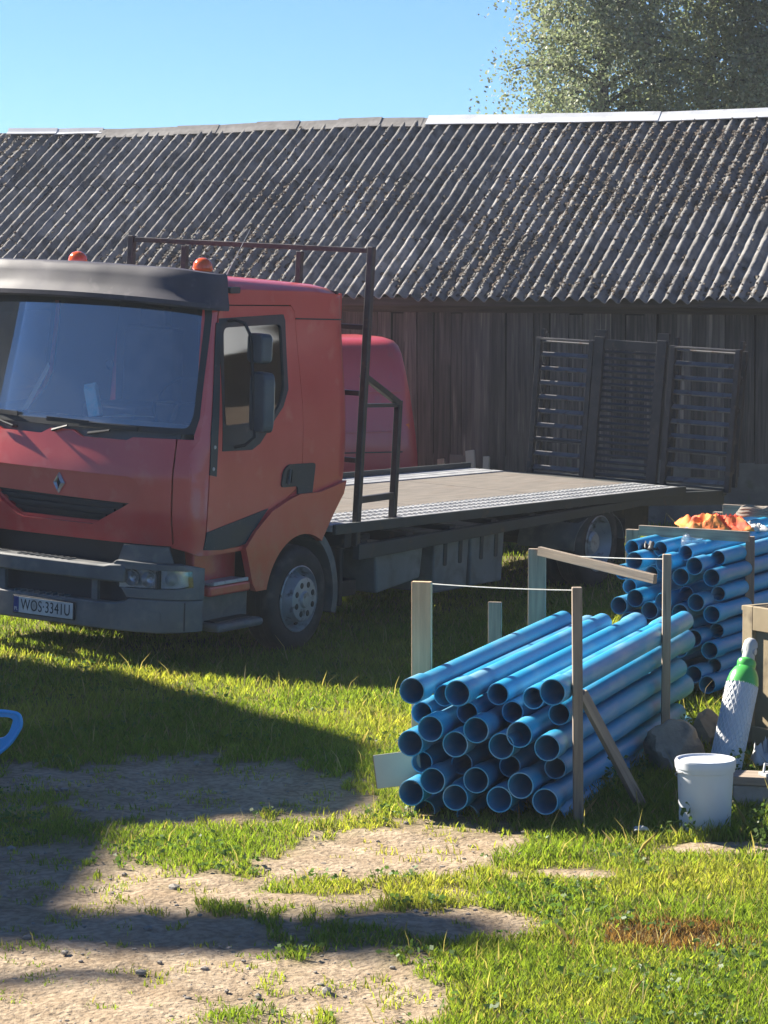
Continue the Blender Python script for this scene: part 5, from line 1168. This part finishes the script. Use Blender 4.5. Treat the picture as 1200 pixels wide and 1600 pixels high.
# ------------------------------------------------------------------ birches behind the barn
def birch(x, y, hgt, crown_r, seed, lab, z_low, nl=70):
    rng = np.random.default_rng(seed); r_ = random.Random(seed)
    t = empty('birch_tree', (x, y, 0)); tag(t, lab, 'tree', 'birches behind the barn')
    tr = MB(); pts = []
    for i in range(9):
        k = i / 8; pts.append((.18 * math.sin(k * 4 + seed), .15 * math.sin(k * 3.1 + seed * 2), hgt * k))
    tr.tube(pts, [.13 * (1 - .85 * i / 8) + .012 for i in range(9)], 10); leaves = []
    def tp(z):
        k = min(z / hgt, .999) * 8; i = int(k); f = k - i; a = Vector(pts[i]); b = Vector(pts[i + 1]); return a + (b - a) * f
    lm = MB()
    for i in range(nl):
        z = z_low + (hgt - z_low) * (i / nl) ** .9; az = i * 2.399 + r_.uniform(-.4, .4); p = tp(z)
        k = (z - z_low) / (hgt - z_low); ln = crown_r * (1 - .55 * k) * r_.uniform(.55, 1.05)
        d = Vector((math.cos(az), math.sin(az), 0)); br = []
        for q in range(6):
            s = q / 5; br.append(p + d * ln * s + Vector((0, 0, ln * (.75 * s - .55 * s * s))))
        lm.tube(br, [.035 * (1 - .85 * q / 5) * (1 - .5 * k) + .004 for q in range(6)], 5, False)
        for q in range(33):
            s = r_.uniform(.25, 1.0); j = min(int(s * 5), 4); f = s * 5 - j; b0 = br[j] + (br[j + 1] - br[j]) * f
            side = Vector((r_.gauss(0, .28), r_.gauss(0, .28), r_.gauss(.05, .15))) * (.6 + ln * .25); hl = r_.uniform(.35, 1.25) * (.6 + .4 * (1 - k))
            top = b0 + side
            nle = int(16 + hl * 26); tt = rng.random(nle) ** .8
            c = np.array(top)[None] + np.stack([rng.normal(size=nle) * .085 + tt * d.x * .12, rng.normal(size=nle) * .085 + tt * d.y * .12, -tt * hl * .85], 1)
            inner = int(nle * .35); c[:inner] = np.array(b0)[None] + (np.array(top) - np.array(b0))[None] * rng.random((inner, 1)) + rng.normal(size=(inner, 3)) * .07
            leaves.append(c)
            if q % 5 == 0: lm.tube([b0, top, top - Vector((0, 0, hl * .4)) + d * .05], [.005, .003, .0015], 3, False)
    tr.build('trunk', M['bark'], t, smooth=True); lm.build('branches', M['bark_dark'], t, smooth=True, recalc=False)
    c = np.concatenate(leaves); n = len(c)
    v = rng.uniform(.75, 1.25, n); base = np.stack([.28 * v, .31 * v * rng.uniform(.92, 1.08, n), .215 * v], 1)
    np_mesh('crown', leaf_quads(c, rng.uniform(.045, .078, n), .6, rng), 4, 'leaf', t, np.repeat(base, 4, 0)); return n
birch(3.45, 44.0, 10.5, 2.0, 2, 'leftmost birch behind the barn with drooping pale leaves', 3.2, 80)
birch(4.95, 45.2, 11.5, 1.9, 5, 'middle birch behind the barn with dark trunk', 3.0, 80)
birch(6.35, 44.0, 11.0, 1.8, 8, 'rightmost birch behind the barn at the right edge', 3.0, 70)

# ------------------------------------------------------------------ grass and pebbles
def blades(n_try, ylo, yhi, seed, scale=1.0):
    rng = np.random.default_rng(seed)
    y = rng.uniform(ylo, yhi, n_try); half = y * .1333 + 1.0; x = rng.uniform(-1, 1, n_try) * half
    d = dirt(x, y)
    cl = fbm(x * 9, y * 9, 61, 2); cl2 = fbm(x * 2.3, y * 2.3, 71, 3)
    keep = np.where(d > .5, (cl > .60) * .5 * (1 - d * .55), 1 - d * .9) * np.where(cl2 < .40, .75, 1)
    ok = rng.random(n_try) < keep
    x, y, d, cl, cl2 = x[ok], y[ok], d[ok], cl[ok], cl2[ok]; n = len(x)
    hgt = rng.uniform(.022, .056, n) * (.75 + .7 * cl2) * scale * (1 - .45 * d)
    lush = sstep(15.6, 17.2, y); hgt *= 1 + .35 * lush
    # taller weeds around the stacks and along the bucket
    def near(cx, cy, rx, ry): return 1 - sstep(.7, 1.2, ell(x, y, cx, cy, rx, ry))
    tall = np.maximum.reduce([near(1.45, 15.2, .55, 1.5), near(1.6, 14.0, .75, .35), near(.45, 13.55, .55, .25), near(2.0, 15.2, .5, 1.0), near(1.75, 17.4, .4, .8)])
    hgt *= 1 + 1.1 * tall * rng.random(n)
    # under the truck: short
    a = (x - TR_F[0]) * TR_R[0] + (y - TR_F[1]) * TR_R[1]; b = (x - TR_F[0]) * TR_O[0] + (y - TR_F[1]) * TR_O[1]
    und = (a > -1.2) & (a < 7) & (b > -2.3) & (b < 0); hgt[und] *= .75
    stalk = rng.random(n) < .006; hgt[stalk] *= rng.uniform(1.6, 2.8, stalk.sum())
    az = rng.uniform(0, 2 * np.pi, n); ln = rng.uniform(.15, .75, n) * hgt; w = rng.uniform(.0016, .0034, n) * (.8 + .03 * y)
    z = ground_z(x, y) - .004
    dx, dy = np.cos(az), np.sin(az); fx = rng.uniform(0, np.pi, n); px, py = np.cos(fx), np.sin(fx)
    P0 = np.stack([x - px * w, y - py * w, z], 1); P1 = np.stack([x + px * w, y + py * w, z], 1)
    m_ = .55; mx = x + dx * ln * .35; my = y + dy * ln * .35; mz = z + hgt * m_
    P2 = np.stack([mx + px * w * .8, my + py * w * .8, mz], 1); P3 = np.stack([mx - px * w * .8, my - py * w * .8, mz], 1)
    P4 = np.stack([x + dx * ln, y + dy * ln, z + hgt * (1 - .15 * rng.random(n))], 1)
    V = np.stack([P0, P1, P2, P4, P3], 1).reshape(-1, 3)
    hue = fbm(x * 1.3, y * 1.3, 81, 3); yel = np.clip((hue - .45) * 2.2 + rng.normal(size=n) * .16 + .35 * d, 0, 1)[:, None]
    c = np.array([.17, .25, .036])[None] * (1 - yel) + np.array([.385, .385, .085])[None] * yel
    c *= rng.uniform(.7, 1.25, n)[:, None]
    dead = (1 - sstep(.55, 1.1, ell(x, y, 1.17, 11.95, .34, .36) + (cl - .5) * 1.2)) > rng.random(n) * .95 + .05
    c[dead] = np.array([.20, .115, .055]) * rng.uniform(.6, 1.2, (dead.sum(), 1))
    dry = rng.random(n) < .07; c[dry] = np.array([.34, .28, .15]) * rng.uniform(.7, 1.1, (dry.sum(), 1))
    c[stalk] = np.array([.42, .36, .19]) * rng.uniform(.6, 1.1, (stalk.sum(), 1))
    return V, np.repeat(c, 5, 0)
parts = [blades(150000, 10.0, 13.2, 101), blades(165000, 13.2, 17.5, 102), blades(130000, 17.5, 24.5, 103, 1.1), blades(60000, 24.5, 36, 104, 1.3)]
V = np.concatenate([p[0] for p in parts]); Cc = np.concatenate([p[1] for p in parts])
g = np_mesh('grass', V, 5, 'grass', None, Cc); tag(g, 'short sunlit grass and tufts growing over the yard', 'grass', kind='stuff')
# broad-leaved weeds near the stacks
rw = np.random.default_rng(77); ws_ = []; wc = []
for (cx, cy, n_) in ((1.45, 14.0, 5), (1.74, 14.0, 4), (1.6, 16.5, 10), (1.75, 17.0, 12), (1.9, 15.6, 10), (1.3, 15.3, 8), (1.95, 13.6, 3)):
    for k in range(n_):
        x = cx + rw.normal() * .12; y = cy + rw.normal() * .12; h = rw.uniform(.06, .20); z = float(ground_z(x, y)); nl = int(10 + h * 90)
        t = rw.random(nl); c = np.stack([x + rw.normal(size=nl) * .022, y + rw.normal(size=nl) * .022, z + t * h], 1); ws_.append(c); wc.append(np.tile(np.array([.09, .15, .03]) * rw.uniform(.7, 1.3), (nl, 1)))
cy_ = rw.uniform(10.2, 20, 9000); cx_ = rw.uniform(-1, 1, 9000) * (cy_ * .1333 + .6); okc = (fbm(cx_ * 2.6, cy_ * 2.6, 91, 3) > .56) & (dirt(cx_, cy_) < .6); cx_ = cx_[okc]; cy_ = cy_[okc]
for r3 in range(3):
    ws_.append(np.stack([cx_ + rw.normal(size=len(cx_)) * .012, cy_ + rw.normal(size=len(cx_)) * .012, ground_z(cx_, cy_) + rw.uniform(.02, .05, len(cx_))], 1)); wc.append(np.tile([.12, .20, .045], (len(cx_), 1)) * rw.uniform(.7, 1.2, (len(cx_), 1)))
c = np.concatenate(ws_); o = np_mesh('weeds', leaf_quads(c, rw.uniform(.015, .04, len(c)), -.1, rw), 4, 'leaf', None, np.repeat(np.concatenate(wc), 4, 0)); tag(o, 'leafy weeds growing round the pipe stacks', 'weeds', kind='stuff')
# pebbles and clods on the bare earth
rp_ = np.random.default_rng(15); PV = []; PF = []
py_ = rp_.uniform(10.2, 17, 3600); px_ = rp_.uniform(-1, 1, 3600) * (py_ * .1333 + .5); ok = dirt(px_, py_) > .45; px_ = px_[ok]; py_ = py_[ok]; pz_ = ground_z(px_, py_)
for x, y, z in zip(px_, py_, pz_):
    s = .0035 * math.exp(rp_.normal() * .65); s = min(s, .028); n0 = len(PV); q = rp_.uniform(.6, 1.3, 3)
    for v in bv: j = rp_.uniform(.8, 1.2); PV.append((x + v.x * s * q[0] * j * 1.3, y + v.y * s * q[1] * j * 1.3, z + .002 + v.z * s * .7 * q[2] * j + s * .25))
    PF += [tuple(i + n0 for i in f) for f in bf]
m = MB(); m.add(PV, PF); o = m.build('pebbles', M['stone_grey'], smooth=False, recalc=False); tag(o, 'small pebbles and clods scattered over the bare earth', 'pebbles', kind='stuff')

# ------------------------------------------------------------------ thin volume added to lift the shadows like lens glare
hv = MB(); hv.box((0, 30, 7.0), (140, 140, 18)); hz = hv.build('veil', None); tag(hz, 'thin added haze hanging over the yard', 'veil', kind='stuff')
hm = bpy.data.materials.new('glare_volume'); hm.use_nodes = True; N = hm.node_tree.nodes; L = hm.node_tree.links; N.remove(N['Principled BSDF'])
pv = N.new('ShaderNodeVolumePrincipled'); pv.inputs['Color'].default_value = (.85, .92, 1, 1); pv.inputs['Density'].default_value = .0007; pv.inputs['Anisotropy'].default_value = .35
L.new(pv.outputs[0], N['Material Output'].inputs['Volume']); hz.data.materials.append(hm)
